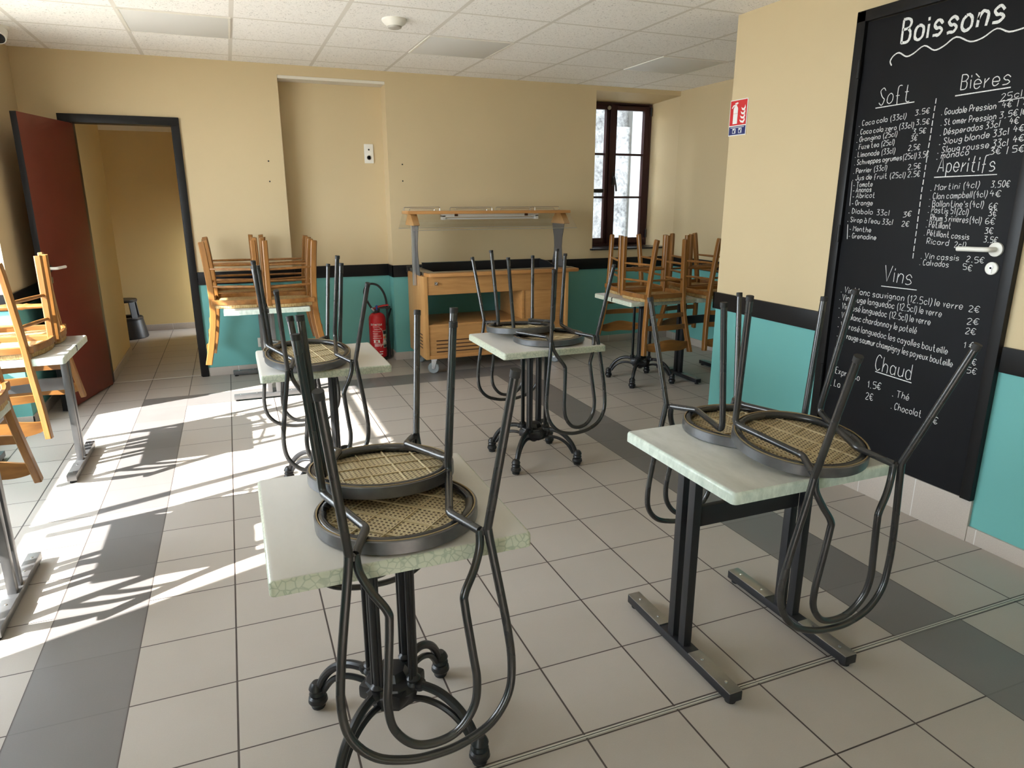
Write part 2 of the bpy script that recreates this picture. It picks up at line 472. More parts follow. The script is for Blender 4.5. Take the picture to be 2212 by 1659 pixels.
# ------------------------------------------------------------------ the room
CEIL, YB, XL, XR, XP, YP = 2.605, 4.68, -0.95, 4.945, 3.45, 1.985
structure(MB().box(-1.6, 5.2, -4.8, 8.0, -0.12, 0.0).build('floor', 'floor'), 'beige square tile floor with dark grey tile bands', 'floor')
structure(MB().box(-1.6, 5.2, -4.8, 5.1, CEIL, 2.78).build('ceiling', 'ceiling'), 'white suspended ceiling of square textured tiles', 'ceiling')
structure(MB().box(-1.6, 5.2, -4.8, 5.05, 2.78, 8.5).build('shade_block', 'white_ceiling'), 'unseen upper storey block, added to shade the court behind the back window', 'shade_block')  # unseen mass added to block sun and sky from the back court
w = MB()
w.box(-1.6, -0.66, YB, 4.78, 0, 2.7); w.box(-0.66, 0.10, YB, 4.80, 2.115, 2.7); w.box(0.10, 0.925, YB, 5.05, 0, 2.7)
w.box(0.925, 1.83, 4.87, 5.05, 0, 2.7); w.box(0.925, 1.83, YB, 4.87, 2.522, 2.7)
w.box(1.83, 3.95, YB, 5.05, 0, 2.7)
w.box(3.95, 5.2, YB, 5.05, 0, 1.0)
w.poly_prism([(YB, 2.56), (5.05, 2.49), (5.05, 2.7), (YB, 2.7)], 'x', 3.95, 5.2)
w.poly_prism([(4.947, YB), (4.79, 4.99), (4.79, 5.05), (5.2, 5.05), (5.2, YB)], 'z', 1.0, 2.7)
structure(w.build('wall_back', 'wall', angle=20), 'back wall painted cream above and teal below, with a shallow niche', 'wall')
structure(MB().box(0.926, 1.829, YB+0.004, 4.869, 2.498, 2.521).build('trim_1', 'lintel'), 'white unpainted strip under the top of the wall niche', 'trim')
structure(MB().box(XR, 5.2, YP, YB, 0, 2.7).build('wall_right', 'wall'), 'short cream and teal wall at the far right corner', 'wall')
structure(MB().box(XP, 5.2, -4.8, YP, 0, 2.7, 0.006).build('wall_pier', 'wall'), 'projecting cream and teal wall that carries the chalkboard door', 'wall')
w = MB()
w.box(-1.6, XL, 3.62, YB, 0, 2.7); w.box(-1.45, -1.30, 0.31, 3.62, 0, 0.55); w.box(-1.45, -1.30, 0.31, 3.62, 2.30, 2.7)
w.box(-1.6, XL, -2.2, 0.31, 0, 2.7); w.box(-1.6, XL, -3.4, -2.2, 0, 0.55); w.box(-1.6, XL, -3.4, -2.2, 2.3, 2.7); w.box(-1.6, XL, -4.8, -3.4, 0, 2.7)
structure(w.build('wall_left', 'wall'), 'left wall painted cream and teal with a deep window recess', 'wall')
w = MB(); w.box(-1.6, 5.2, -4.8, -4.6, 0, 2.7)
structure(w.build('wall_front', 'wall'), 'cream and teal front wall behind the camera', 'wall')
# hall behind the open door
w = MB(); w.box(-0.9, -0.62, 4.78, 5.98, 0, 2.7); w.box(-1.6, 1.2, 7.28, 7.5, 0, 2.7); w.box(-1.6, -1.4, 5.98, 7.28, 0, 2.7)
w.box(0.18, 0.24, 5.05, 6.85, 0, 2.7); w.box(0.18, 0.24, 7.26, 7.28, 0, 2.7); w.box(0.18, 0.24, 6.85, 7.26, 1.20, 2.7); w.box(0.18, 0.24, 6.85, 7.26, 0, 0.10)
w.box(-1.6, -0.9, 4.78, 5.98, 0, 2.7)
structure(w.build('wall_hall', 'hall_wall'), 'ochre walls of the small hall behind the open door', 'wall')
structure(MB().box(-1.6, 0.24, 5.05, 7.5, 2.25, 2.4).box(-0.62, 0.10, 4.80, 5.05, 2.25, 2.4).build('ceiling_hall', 'white_ceiling'), 'low white ceiling of the hall', 'ceiling')

# dado bands (black) with their run along each wall face
def band(name, segs, label):
    b = MB()
    for x0, x1, y0, y1 in segs: b.box(x0, x1, y0, y1, 0.805, 0.915, 0.004)
    structure(b.build(name, 'dado'), label, 'dado rail')
band('trim_2', [(0.138, 0.937, YB-0.014, YB+0.004), (0.925-0.004, 0.939, YB-0.014, 4.872), (0.925, 1.832, 4.856, 4.872), (1.816, 1.832, YB-0.014, 4.872), (1.816, XR, YB-0.014, YB+0.002)],
     'black dado band along the back wall')
band('trim_3', [(XR-0.014, XR+0.002, YP-0.01, YB)], 'black dado band on the far right wall')
band('trim_4', [(XP-0.016, XP+0.002, 1.045, YP+0.014), (XP-0.016, XR, YP-0.002, YP+0.014)], 'black dado band between pier corner and chalkboard door')
band('trim_5', [(XP-0.016, XP+0.002, -4.6, 0.072)], 'black dado band to the right of the chalkboard door')
band('trim_6', [(XL-0.002, XL+0.014, 3.606, YB), (-1.3, XL+0.014, 3.606, 3.622)], 'black dado band on the left wall corner')
def skirt(name, segs, label, h=0.075):
    b = MB()
    for s in segs: b.box(s[0], s[1], s[2], s[3], 0, s[4] if len(s) > 4 else h, 0.002)
    structure(b.build(name, 'skirting'), label, 'skirting')
skirt('baseboard_back', [(0.14, 0.933, YB-0.01, YB+0.004), (0.921, 0.933, YB, 4.872), (0.93, 1.826, 4.86, 4.872), (1.82, 1.832, YB, 4.872), (1.82, XR, YB-0.01, YB+0.002)], 'beige tile skirting along the back wall')
skirt('baseboard_right', [(XR-0.01, XR+0.002, YP, YB)], 'beige tile skirting on the far right wall')
skirt('baseboard_pier', [(XP-0.014, XP+0.002, 0.078, 1.06, 0.198), (XP-0.010, XP+0.002, 1.06, YP), (XP-0.010, XR, YP-0.002, YP+0.01), (XP-0.010, XP+0.002, -4.6, 0.078)], 'pale tile skirting under the chalkboard door')
skirt('baseboard_left', [(XL-0.002, XL+0.01, 3.61, YB), (-1.3, XL+0.01, 3.61, 3.622)], 'beige tile skirting on the left wall corner')
skirt('baseboard_hall', [(-0.622, -0.61, 4.78, 5.99), (-0.9, -0.61, 5.978, 5.99), (-1.4, 0.18, 7.268, 7.282)], 'tile skirting in the hall')
b = MB(); b.box(-0.95, 3.45, -0.3305, -0.3272, 0, 0.003); b.box(-0.95, 3.45, -0.3233, -0.3200, 0, 0.003)
strip_ = structure(b.build('trim_7', 'strip'), 'thin double metal joint strip across the tile floor', 'floor strip')
MB().box(-0.95, 3.45, -0.3272, -0.3233, 0, 0.0012).build('joint_filler', 'rubber', strip_)
structure(MB().box(-0.62, 0.09, 4.726, 4.734, 0, 0.003).build('trim_8', 'strip'), 'thin metal threshold strip in the doorway', 'floor strip')

# door_1: open oxblood door in a black frame
fr = MB()
fr.box(-0.705, -0.615, YB-0.022, 4.80, 0, 2.09, 0.003); fr.box(0.082, 0.138, YB-0.022, 4.90, 0, 2.09, 0.003); fr.box(-0.705, 0.138, YB-0.022, 4.80, 2.09, 2.153, 0.003)
fr.box(0.074, 0.086, YB+0.01, 4.87, 0, 2.09, 0.002)
d1 = structure(fr.build('door_1', 'dado'), 'open dark red door in a black frame on the back wall', 'door')
HX, HY = -0.625, 4.655
ang = math.atan2(3.925-HY, -0.812-HX)
leaf = MB().box(0, 0.77, -0.02, 0.02, 0.012, 2.082, 0.002).build('leaf', 'door_red', d1)
leaf.location = (HX, HY, 0); leaf.rotation_euler = (0, 0, ang)
e = MB().box(0.7705, 0.7725, -0.02, 0.02, 0.012, 2.082).build('leaf_edge', 'dado', leaf); e['label'] = 'black painted closing edge'
hd = MB(); hd.lathe([(0.026, 0), (0.026, 0.008), (0.0, 0.008)], 20, (0.70, 0.021, 1.045), 'y')
hd.build('rosette', 'black_plastic', leaf)
hd = MB(); hd.tube(fillet([(0.70, 0.026, 1.045), (0.70, 0.068, 1.045), (0.575, 0.070, 1.046)], 0.02), 0.0105, 12)
h_ = hd.build('handle', 'white_plastic', leaf); h_['label'] = 'white lever handle'
hd = MB(); hd.box(0.684, 0.716, 0.0195, 0.027, 0.94, 0.985, 0.004); hd.build('lock_plate', 'stainless', leaf)

# door_2: chalkboard door on the pier wall
fr = MB()
fr.box(XP-0.030, XP+0.01, 0.078, 0.128, 0.20, 2.41, 0.003); fr.box(XP-0.030, XP+0.01, 0.99, 1.043, 0.20, 2.41, 0.003); fr.box(XP-0.030, XP+0.01, 0.078, 1.043, 2.36, 2.412, 0.003)
d2 = structure(fr.build('door_2', 'dado'), 'black chalkboard door with a handwritten drinks menu', 'door')
MB().box(XP-0.013, XP+0.01, 0.131, 0.987, 0.20, 2.357, 0.002).build('chalkboard', 'board', d2)
for z_ in (0.55, 1.30, 2.10):
    MB().lathe([(0.0, 0), (0.010, 0.002), (0.010, 0.088), (0.0, 0.09)], 12, (XP-0.030, 0.994, z_)).build('hinge', 'dado', d2)
hb = MB(); hb.lathe([(0.030, 0), (0.030, -0.010), (0.026, -0.012), (0.0, -0.012)], 28, (XP-0.013, 0.172, 1.316), 'x')
hb.build('rosette', 'white_plastic', d2)
hb = MB(); hb.tube(fillet([(XP-0.02, 0.172, 1.316), (XP-0.068, 0.172, 1.316), (XP-0.070, 0.305, 1.312)], 0.022), 0.0105, 12)
h_ = hb.build('handle', 'white_plastic', d2); h_['label'] = 'white lever handle'
hb = MB(); hb.lathe([(0.027, 0), (0.027, -0.008), (0.024, -0.010), (0.0, -0.010)], 28, (XP-0.013, 0.176, 1.236), 'x')
k_ = hb.build('keyhole_cover', 'white_plastic', d2)
hb = MB(); hb.lathe([(0.0085, 0), (0.0085, -0.003), (0, -0.003)], 16, (XP-0.023, 0.176, 1.242), 'x'); hb.box(XP-0.026, XP-0.022, 0.1715, 0.1805, 1.216, 1.242)
hb.build('lock_cylinder', 'stainless', k_)

# chalk lettering: single stroke handwriting on a 10-high grid (baseline 2, x-height 6, capitals 9)
GL = {
 'a': '45 36 26 15 13 22 32 43|46 43 42', 'b': '19 12|15 26 36 45 43 32 22 13', 'c': '45 36 26 15 13 22 32 43', 'd': '45 36 26 15 13 22 32 43|49 42',
 'e': '14 44 45 36 26 15 13 22 32 43', 'f': '49 39 28 21|15 35', 'g': '45 36 26 15 14 23 33 44|46 41 30 20 11', 'h': '19 12|14 26 36 45 42', 'i': '16 12|18 17',
 'j': '26 21 10|28 27', 'l': '19 12', 'm': '16 12|14 26 35 32|34 46 55 52', 'n': '16 12|14 26 36 45 42', 'o': '26 15 13 22 32 43 45 36 26', 'p': '16 10|15 26 36 45 43 32 22 13',
 'r': '16 12|14 25 36', 's': '45 36 26 15 24 34 43 32 22 12', 't': '29 23 32 42|16 36', 'u': '16 13 22 32 43|46 42', 'v': '16 22 36', 'w': '16 22 35 42 56', 'x': '16 42|46 12',
 'y': '16 33|46 20 10', 'z': '16 46 12 42', 'é': '14 44 45 36 26 15 13 22 32 43|27 39', 'è': '14 44 45 36 26 15 13 22 32 43|19 37', 'à': '45 36 26 15 13 22 32 43|46 43 42|19 37',
 'A': '12 39 52|24 44', 'B': '19 12|19 39 48 47 36 16|36 45 43 32 12', 'C': '48 39 29 17 14 22 32 43', 'D': '19 12|19 29 47 44 22 12', 'E': '49 19 12 42|16 36', 'F': '49 19 12|16 36',
 'G': '48 39 29 17 14 22 32 43 45 35', 'J': '49 43 32 22 13', 'L': '19 12 42', 'M': '12 19 36 59 52', 'O': '29 17 14 22 32 44 47 39 29', 'P': '19 12|19 39 48 46 35 15',
 'R': '19 12|19 39 48 46 35 15|25 42', 'S': '48 39 29 18 26 35 44 32 22 13', 'T': '19 59|39 32', 'V': '19 32 59',
 '0': '29 17 14 22 32 44 47 39 29', '1': '17 29 22', '2': '18 29 39 47 12 42', '3': '19 49 26 36 44 43 32 12', '4': '29 15 45|37 32', '5': '49 19 16 36 45 43 32 12',
 '6': '39 17 13 22 32 43 44 35 25 14', '7': '19 49 22', '€': '48 39 29 17 14 22 32 43|06 36|04 34', '(': '39 27 24 30', ')': '19 27 24 10', '.': '12 22', ',': '22 11', "'": '19 17',
 '-': '14 34', '|': '29 21', ' ': ''}
SHARP = set('ALEFTVMvwxz147-|')
CHALK_LINES = [
('Boissons', 0.785, 2.226, 0.304, 2.219, 0.101, 2.6),
('Soft', 0.865, 1.966, 0.689, 1.962, 0.074, 1.5),
('Bières', 0.452, 1.979, 0.236, 1.973, 0.06, 1.5),
('25cl 50cl', 0.267, 1.913, 0.08, 1.927, 0.026, 1.0),
('4€ | 7€', 0.256, 1.883, 0.134, 1.889, 0.023, 1.0),
('3,5€|6€', 0.26, 1.844, 0.127, 1.852, 0.023, 1.0),
('. Coca cola (33cl)', 0.966, 1.876, 0.699, 1.888, 0.024, 1.0),
('3.5€', 0.655, 1.896, 0.58, 1.9, 0.022, 1.0),
('. Coca cola zero (33cl)', 0.968, 1.835, 0.651, 1.844, 0.024, 1.0),
('3.5€', 0.642, 1.854, 0.573, 1.852, 0.022, 1.0),
('. Orangina (25cl)', 0.968, 1.799, 0.734, 1.812, 0.024, 1.0),
('3.5€', 0.653, 1.814, 0.584, 1.814, 0.022, 1.0),
('. Fuze tea (25cl)', 0.965, 1.763, 0.743, 1.775, 0.024, 1.0),
('3€', 0.659, 1.783, 0.623, 1.785, 0.023, 1.0),
('. Limonade (33cl)', 0.966, 1.726, 0.733, 1.734, 0.025, 1.0),
('2,5€', 0.665, 1.742, 0.602, 1.744, 0.023, 1.0),
('. Schweppes agrumes(25cl) 3.5€', 0.964, 1.689, 0.553, 1.708, 0.025, 1.0),
('. Perrier (33cl)', 0.964, 1.647, 0.765, 1.658, 0.025, 1.0),
('2,5€', 0.652, 1.656, 0.584, 1.66, 0.023, 1.0),
('. Jus de fruit (25cl) 2.5€', 0.965, 1.614, 0.581, 1.623, 0.025, 1.0),
('- Tomate', 0.953, 1.58, 0.836, 1.583, 0.025, 1.0),
('- Ananas', 0.952, 1.554, 0.839, 1.557, 0.025, 1.0),
('- Abricot', 0.95, 1.525, 0.813, 1.529, 0.025, 1.0),
('- Orange', 0.949, 1.49, 0.82, 1.492, 0.025, 1.0),
('. Diabolo  33cl', 0.963, 1.451, 0.717, 1.444, 0.025, 1.0),
('3€', 0.641, 1.437, 0.595, 1.444, 0.023, 1.0),
(". Sirop à l'eau 33cl", 0.963, 1.408, 0.691, 1.4, 0.025, 1.0),
('2€', 0.641, 1.395, 0.599, 1.396, 0.023, 1.0),
('- Menthe', 0.943, 1.362, 0.808, 1.359, 0.025, 1.0),
('- Grenadine', 0.943, 1.326, 0.772, 1.324, 0.025, 1.0),
('. Goudale Pression', 0.523, 1.884, 0.279, 1.884, 0.026, 1.15),
('. St omer Pression', 0.518, 1.84, 0.271, 1.842, 0.026, 1.15),
('. Désperados 33cl', 0.514, 1.797, 0.251, 1.811, 0.026, 1.15),
('4€', 0.215, 1.817, 0.174, 1.818, 0.024, 1.15),
('. Sloug blonde 33cl', 0.511, 1.757, 0.208, 1.778, 0.026, 1.15),
('4€', 0.193, 1.785, 0.147, 1.788, 0.024, 1.15),
('. Sloug rousse 33cl', 0.513, 1.721, 0.203, 1.735, 0.027, 1.15),
('4€', 0.188, 1.744, 0.14, 1.749, 0.024, 1.15),
('. monaco', 0.513, 1.695, 0.363, 1.707, 0.027, 1.15),
('3€ | 5€', 0.274, 1.703, 0.132, 1.707, 0.025, 1.15),
('Aperitifs', 0.5, 1.639, 0.236, 1.637, 0.064, 1.5),
('. Martini (4cl)', 0.519, 1.559, 0.292, 1.569, 0.027, 1.0),
('3,50€', 0.244, 1.57, 0.165, 1.57, 0.025, 1.0),
('. Clan campbell(4cl)', 0.517, 1.521, 0.252, 1.53, 0.027, 1.0),
('4€', 0.243, 1.533, 0.193, 1.531, 0.025, 1.0),
(". Ballantine's(4cl)", 0.515, 1.489, 0.259, 1.487, 0.027, 1.0),
('6€', 0.236, 1.482, 0.198, 1.479, 0.025, 1.0),
('. Pastis 51(2cl)', 0.514, 1.462, 0.32, 1.454, 0.027, 1.0),
('3€', 0.234, 1.453, 0.196, 1.451, 0.025, 1.0),
('. Rhum 3 rivieres(4cl)', 0.513, 1.427, 0.257, 1.42, 0.028, 1.0),
('6€', 0.241, 1.421, 0.197, 1.418, 0.025, 1.0),
('. Pétillant', 0.513, 1.396, 0.389, 1.392, 0.028, 1.0),
('3€', 0.237, 1.38, 0.197, 1.379, 0.024, 1.0),
('. Pétillant cassis', 0.517, 1.359, 0.298, 1.349, 0.026, 1.0),
('3,5€', 0.234, 1.344, 0.173, 1.342, 0.024, 1.0),
('Ricard', 0.497, 1.321, 0.386, 1.318, 0.026, 1.0),
('2cl)', 0.361, 1.312, 0.307, 1.315, 0.025, 1.0),
('. Vin cassis', 0.515, 1.253, 0.327, 1.257, 0.026, 1.0),
('2.5€', 0.296, 1.255, 0.214, 1.254, 0.024, 1.0),
('. Calvados', 0.517, 1.223, 0.37, 1.224, 0.026, 1.0),
('5€', 0.304, 1.22, 0.26, 1.216, 0.025, 1.0),
('Vins', 0.701, 1.127, 0.537, 1.123, 0.078, 1.4),
('. Vin blanc sauvignon (12.5cl) le verre', 0.949, 1.041, 0.272, 1.045, 0.032, 1.0),
('2€', 0.246, 1.042, 0.194, 1.043, 0.026, 1.0),
('. Vin Rouge languedoc (12.5cl) le verre', 0.952, 1.001, 0.365, 0.998, 0.032, 1.0),
('2€', 0.244, 0.984, 0.188, 0.991, 0.026, 1.0),
('. Vin rosé languedoc (12.5cl) le verre', 0.948, 0.954, 0.413, 0.951, 0.032, 1.0),
('2€', 0.244, 0.941, 0.193, 0.945, 0.026, 1.0),
('. Vin blanc chardonnay le potelé', 0.943, 0.906, 0.476, 0.899, 0.032, 1.0),
('1 €', 0.24, 0.877, 0.187, 0.884, 0.027, 1.0),
('. Vin rosé languedoc les cayolles bouteille', 0.94, 0.855, 0.307, 0.832, 0.032, 1.0),
('12€', 0.225, 0.807, 0.167, 0.812, 0.027, 1.0),
('. Vin rouge saumur champigny les poyeux bouteille', 0.938, 0.804, 0.274, 0.78, 0.032, 1.0),
('15€', 0.221, 0.769, 0.16, 0.772, 0.027, 1.0),
('Chaud', 0.676, 0.677, 0.464, 0.672, 0.077, 1.4),
('. Expresso', 0.939, 0.602, 0.756, 0.595, 0.037, 1.1),
('1.5€', 0.704, 0.575, 0.621, 0.583, 0.035, 1.1),
('. La', 0.939, 0.526, 0.873, 0.53, 0.037, 1.1),
('2€', 0.706, 0.511, 0.657, 0.515, 0.035, 1.1),
('. Thé', 0.555, 0.569, 0.459, 0.57, 0.033, 1.1),
('€', 0.316, 0.557, 0.296, 0.561, 0.031, 1.1),
('. Chocolat', 0.553, 0.504, 0.382, 0.507, 0.034, 1.1),
('3€', 0.348, 0.487, 0.295, 0.5, 0.032, 1.1)]
CHALK_STROKES = [
(2.0, [(0.819, 2.135), (0.83, 2.155), (0.815, 2.177), (0.786, 2.185), (0.745, 2.162), (0.71, 2.168), (0.658, 2.192), (0.605, 2.164), (0.561, 2.173), (0.507, 2.199), (0.44, 2.168), (0.387, 2.173), (0.333, 2.197), (0.279, 2.174), (0.22, 2.177)]),
(1.4, [(0.879, 1.952), (0.668, 1.956)]),
(1.4, [(0.47, 1.957), (0.234, 1.96)]),
(1.0, [(0.274, 1.909), (0.089, 1.919)]),
(0.9, [(0.965, 1.609), (0.96, 1.488)]),
(1.2, [(0.958, 1.393), (0.95, 1.319)]),
(1.3, [(0.559, 1.958), (0.559, 1.936)]),
(1.3, [(0.559, 1.927), (0.56, 1.905)]),
(1.3, [(0.56, 1.896), (0.56, 1.874)]),
(1.3, [(0.56, 1.865), (0.56, 1.842)]),
(1.3, [(0.56, 1.834), (0.56, 1.811)]),
(1.3, [(0.56, 1.802), (0.56, 1.779)]),
(1.3, [(0.56, 1.77), (0.561, 1.747)]),
(1.3, [(0.561, 1.738), (0.561, 1.715)]),
(1.3, [(0.561, 1.706), (0.561, 1.683)]),
(1.3, [(0.561, 1.674), (0.561, 1.651)]),
(1.3, [(0.561, 1.642), (0.561, 1.618)]),
(1.3, [(0.561, 1.609), (0.561, 1.586)]),
(1.3, [(0.562, 1.576), (0.562, 1.553)]),
(1.3, [(0.562, 1.543), (0.561, 1.52)]),
(1.3, [(0.561, 1.51), (0.56, 1.486)]),
(1.3, [(0.56, 1.477), (0.56, 1.453)]),
(1.3, [(0.56, 1.444), (0.559, 1.419)]),
(1.3, [(0.559, 1.41), (0.558, 1.386)]),
(1.3, [(0.558, 1.376), (0.558, 1.352)]),
(1.3, [(0.557, 1.342), (0.557, 1.318)]),
(1.3, [(0.557, 1.308), (0.556, 1.283)]),
(1.3, [(0.556, 1.274), (0.555, 1.249)]),
(1.3, [(0.51, 1.617), (0.227, 1.621)]),
(1.3, [(0.706, 1.101), (0.51, 1.104)]),
(1.3, [(0.67, 0.668), (0.462, 0.659)])]

RIB_X = XP - 0.0142
def ribbon(mb, pts, w):
    P = [Vector((0, p[0], p[1])) for p in pts]
    if len(P) < 2: return
    prev = None
    for i, p in enumerate(P):
        a = P[max(0, i-1)]; c = P[min(len(P)-1, i+1)]
        t_ = (c-a)
        if t_.length < 1e-7: continue
        t_.normalize(); nn = Vector((0, -t_.z, t_.y))*w*0.5*(0.85+0.3*random.random())
        q = [mb.b.verts.new((RIB_X+dx, (p+s*nn).y, (p+s*nn).z)) for dx in (0, 0.0006) for s in (1, -1)]
        if prev:
            for i0, i1 in ((0, 1), (1, 3), (3, 2), (2, 0)):
                mb.b.faces.new((prev[i0], prev[i1], q[i1], q[i0]))
        else: mb.b.faces.new((q[0], q[1], q[3], q[2]))
        prev = q
    mb.b.faces.new((prev[0], prev[2], prev[3], prev[1]))
def letter_line(mb, text, y0, z0, y1, z1, h, wt):
    adv = []
    for ch in text:
        g = GL.get(ch, '')
        mx = max([int(p[0]) for st in g.split('|') for p in st.split()] or [1.2])
        adv.append(mx + 0.9 if ch != ' ' else 1.9)
    L = math.hypot(y1-y0, z1-z0); k = L/(sum(adv)-0.9); s = h/7.0
    uy, uz = (y1-y0)/L, (z1-z0)/L
    x = 0.0
    for ch, a in zip(text, adv):
        jz, sh = random.uniform(-0.25, 0.25), random.uniform(-0.05, 0.14)
        for st in GL.get(ch, '').split('|'):
            pts = [(int(p[0])-0.8 + random.uniform(-.1, .1), int(p[1])-2 + random.uniform(-.12, .12)) for p in st.split()]
            if len(pts) < 2: continue
            if ch not in SHARP and len(pts) > 2:
                pts = [(v.x, v.y) for v in smooth_path([(p[0], p[1], 0) for p in pts], 4)]
            out = []
            for gx, gy in pts:
                cx_ = (x+gx)*k; cz_ = (gy+jz)*s; cx_ += gy*sh*s*0.6
                out.append((y0 + uy*cx_, z0 + uz*cx_ + cz_))
            ribbon(mb, out, 0.0023*(wt if wt < 2 else wt*2.0))
        x += a
heads, lists = MB(), MB()
for l in CHALK_LINES: letter_line(heads if l[6] > 1.2 else lists, *l)
rules = MB()
for wt, pts in CHALK_STROKES:
    pts = [(v.x, v.y) for v in smooth_path([(p[0], p[1], 0) for p in pts], 4)] if len(pts) > 2 else pts
    ribbon(rules, pts, 0.0030*wt)
for nm, mb_, lb in (('chalk_heading', heads, 'large white chalk headings'), ('chalk_list', lists, 'small white chalk price list'), ('chalk_rule', rules, 'white chalk lines and underlines')):
    o = mb_.build(nm, 'chalk', d2); o['label'] = lb; o['kind'] = 'stuff'

# ------------------------------------------------------------------ windows
def casement(win, x0, x1, y0, z0, z1, rows, fw=0.062, d=0.05, handle=None):
    """one sash seen from the room: frame, glazing bars, panes"""
    b = MB()
    b.box(x0, x0+fw, y0, y0+d, z0, z1, 0.004); b.box(x1-fw, x1, y0, y0+d, z0, z1, 0.004)
    b.box(x0+fw, x1-fw, y0, y0+d, z0, z0+fw+0.012, 0.004); b.box(x0+fw, x1-fw, y0, y0+d, z1-fw, z1, 0.004)
    s = b.build('sash', 'frame_red', win)
    hgt = (z1-z0-2*fw)/rows
    for i in range(rows):
        za = z0+fw+i*hgt
        if i: MB().box(x0+fw-0.004, x1-fw+0.004, y0+0.006, y0+d-0.008, za-0.011, za+0.011, 0.003).build('glazing_bar', 'frame_red', s)
        MB().box(x0+fw-0.006, x1-fw+0.006, y0+0.024, y0+0.028, za+0.004, za+hgt-0.004).build('pane', 'glass', s)
    return s
b = MB(); b.box(3.951, 3.985, 4.97, 5.049, 1.02, 2.50, 0.003); b.box(4.755, 4.79, 4.97, 5.049, 1.02, 2.50, 0.003); b.box(3.985, 4.755, 4.97, 5.049, 2.475, 2.50); b.box(3.985, 4.755, 4.97, 5.049, 1.015, 1.045)
win1 = structure(b.build('window_1', 'frame_red'), 'narrow dark burgundy casement window looking on a stone wall', 'window')
casement(win1, 3.975, 4.300, 4.975, 1.03, 2.49, 3)
s2 = casement(win1, 4.302, 4.765, 4.970, 1.03, 2.49, 3)
b = MB(); b.box(4.277, 4.325, 4.958, 4.972, 1.04, 2.48, 0.004); b.build('meeting_stile', 'frame_red', win1)
b = MB(); b.box(4.315, 4.340, 4.950, 4.962, 1.66, 1.80, 0.004); b.tube(fillet([(4.328, 4.955, 1.75), (4.328, 4.922, 1.75), (4.345, 4.915, 1.66), (4.352, 4.915, 1.60)], 0.02), 0.010, 10); b.build('handle', 'black_plastic', win1)
for z_ in (1.10, 2.38): MB().lathe([(0, 0), (0.010, 0.002), (0.010, 0.09), (0, 0.092)], 10, (4.778, 4.963, z_)).build('hinge', 'black_plastic', win1)
b = MB(); b.lathe([(0.020, 0), (0.020, -0.012), (0.016, -0.016), (0, -0.016)], 16, (4.262, 4.972, 2.445), 'y'); b.build('catch', 'grey_plastic', win1)
MB().box(4.045, 4.225, 4.966, 4.972, 1.585, 1.625, 0.002).build('sash_plate', 'column_dark', win1)
b = MB(); b.poly_prism([(3.925, 4.645), (4.945, 4.645), (4.945, 4.68), (4.79, 4.985), (3.95, 4.985), (3.95, 4.68), (3.925, 4.68)], 'z', 1.000, 1.016, 0.002)
structure(b.build('trim_9', 'sill'), 'dark window sill under the burgundy window', 'sill')
# left window (mostly out of frame, gives the sunlight)
b = MB(); x_ = -1.385
b.box(x_, x_+0.06, 0.31, 0.36, 0.55, 2.3); b.box(x_, x_+0.06, 3.57, 3.62, 0.55, 2.3); b.box(x_, x_+0.06, 0.31, 3.62, 0.55, 0.615); b.box(x_, x_+0.06, 0.31, 3.62, 2.235, 2.3)
b.box(x_, x_+0.05, 1.50, 1.55, 0.6, 2.26); b.box(x_, x_+0.05, 2.62, 2.67, 0.6, 2.26)
win2 = structure(b.build('window_2', 'frame_red'), 'wide sunlit window in the left wall recess', 'window')
MB().box(x_+0.005, x_+0.045, 0.36, 3.57, 2.11, 2.15).build('glazing_bar', 'frame_red', win2)
for ya, yb in ((0.36, 1.50), (1.55, 2.62), (2.67, 3.57)):
    MB().box(x_+0.023, x_+0.027, ya-0.004, yb+0.004, 0.595, 2.265).build('pane', 'glass', win2)
# outside
structure(MB().box(-14, -1.6, -14, 14, -0.4, -0.15).build('ground', 'ground'), 'pale sunlit ground outside the left windows', 'ground')
structure(MB().box(1.2, 9, 5.2, 6.5, -0.4, -0.15).build('ground_back', 'ground'), 'pale ground behind the back window', 'ground')
b = MB(); b.box(2.2, 5.40, 6.40, 6.6, -0.2, 2.42); b.box(2.2, 5.40, 6.46, 6.6, 2.42, 8.0)
o = structure(b.build('wall_outside', 'stone'), 'rough grey stone wall outside the back window', 'wall')
structure(MB().box(5.40, 7.2, 6.36, 6.6, -0.2, 8.0).build('wall_outside_render', 'plaster'), 'smooth white rendered wall outside the back window', 'wall')

# ------------------------------------------------------------------ ceiling and wall fittings
for cx_, cy_, lb in ((0.254, 3.5025, 'flush square light panel in the ceiling near the left door'), (2.149, 3.5025, 'flush square light panel in the ceiling right of the smoke detector'), (4.045, 3.5025, 'flush square light panel in the ceiling in front of the window')):
    t = thing('ceiling_light', lb, 'ceiling light', (cx_, cy_, CEIL-0.006), 0, 'flush ceiling light panels')
    MB().box(-0.300, 0.300, -0.297, 0.297, 0.0, 0.006, 0.002).build('diffuser', 'led_panel', t)
    b = MB()
    for s in (-1, 1): b.box(s*0.307-0.007, s*0.307+0.007, -0.304, 0.304, -0.001, 0.006); b.box(-0.30, 0.30, s*0.3005-0.0035, s*0.3005+0.0035, -0.001, 0.006)
    b.build('frame', 'white_plastic', t)
t = thing('smoke_detector', 'round white detector dome on the ceiling above the room centre', 'detector', (1.518, 2.865, CEIL))
MB().lathe([(0.078, 0), (0.078, -0.010), (0.066, -0.026), (0.046, -0.040)], 36).build('housing', 'white_plastic', t)
MB().lathe([(0.045, -0.040), (0.042, -0.050), (0.030, -0.055), (0, -0.056)], 28).build('sensor', 'grey_plastic', t)
t = thing('security_camera', 'white ceiling camera with black round lens in the left corner', 'camera', (-0.83, 3.99, CEIL))
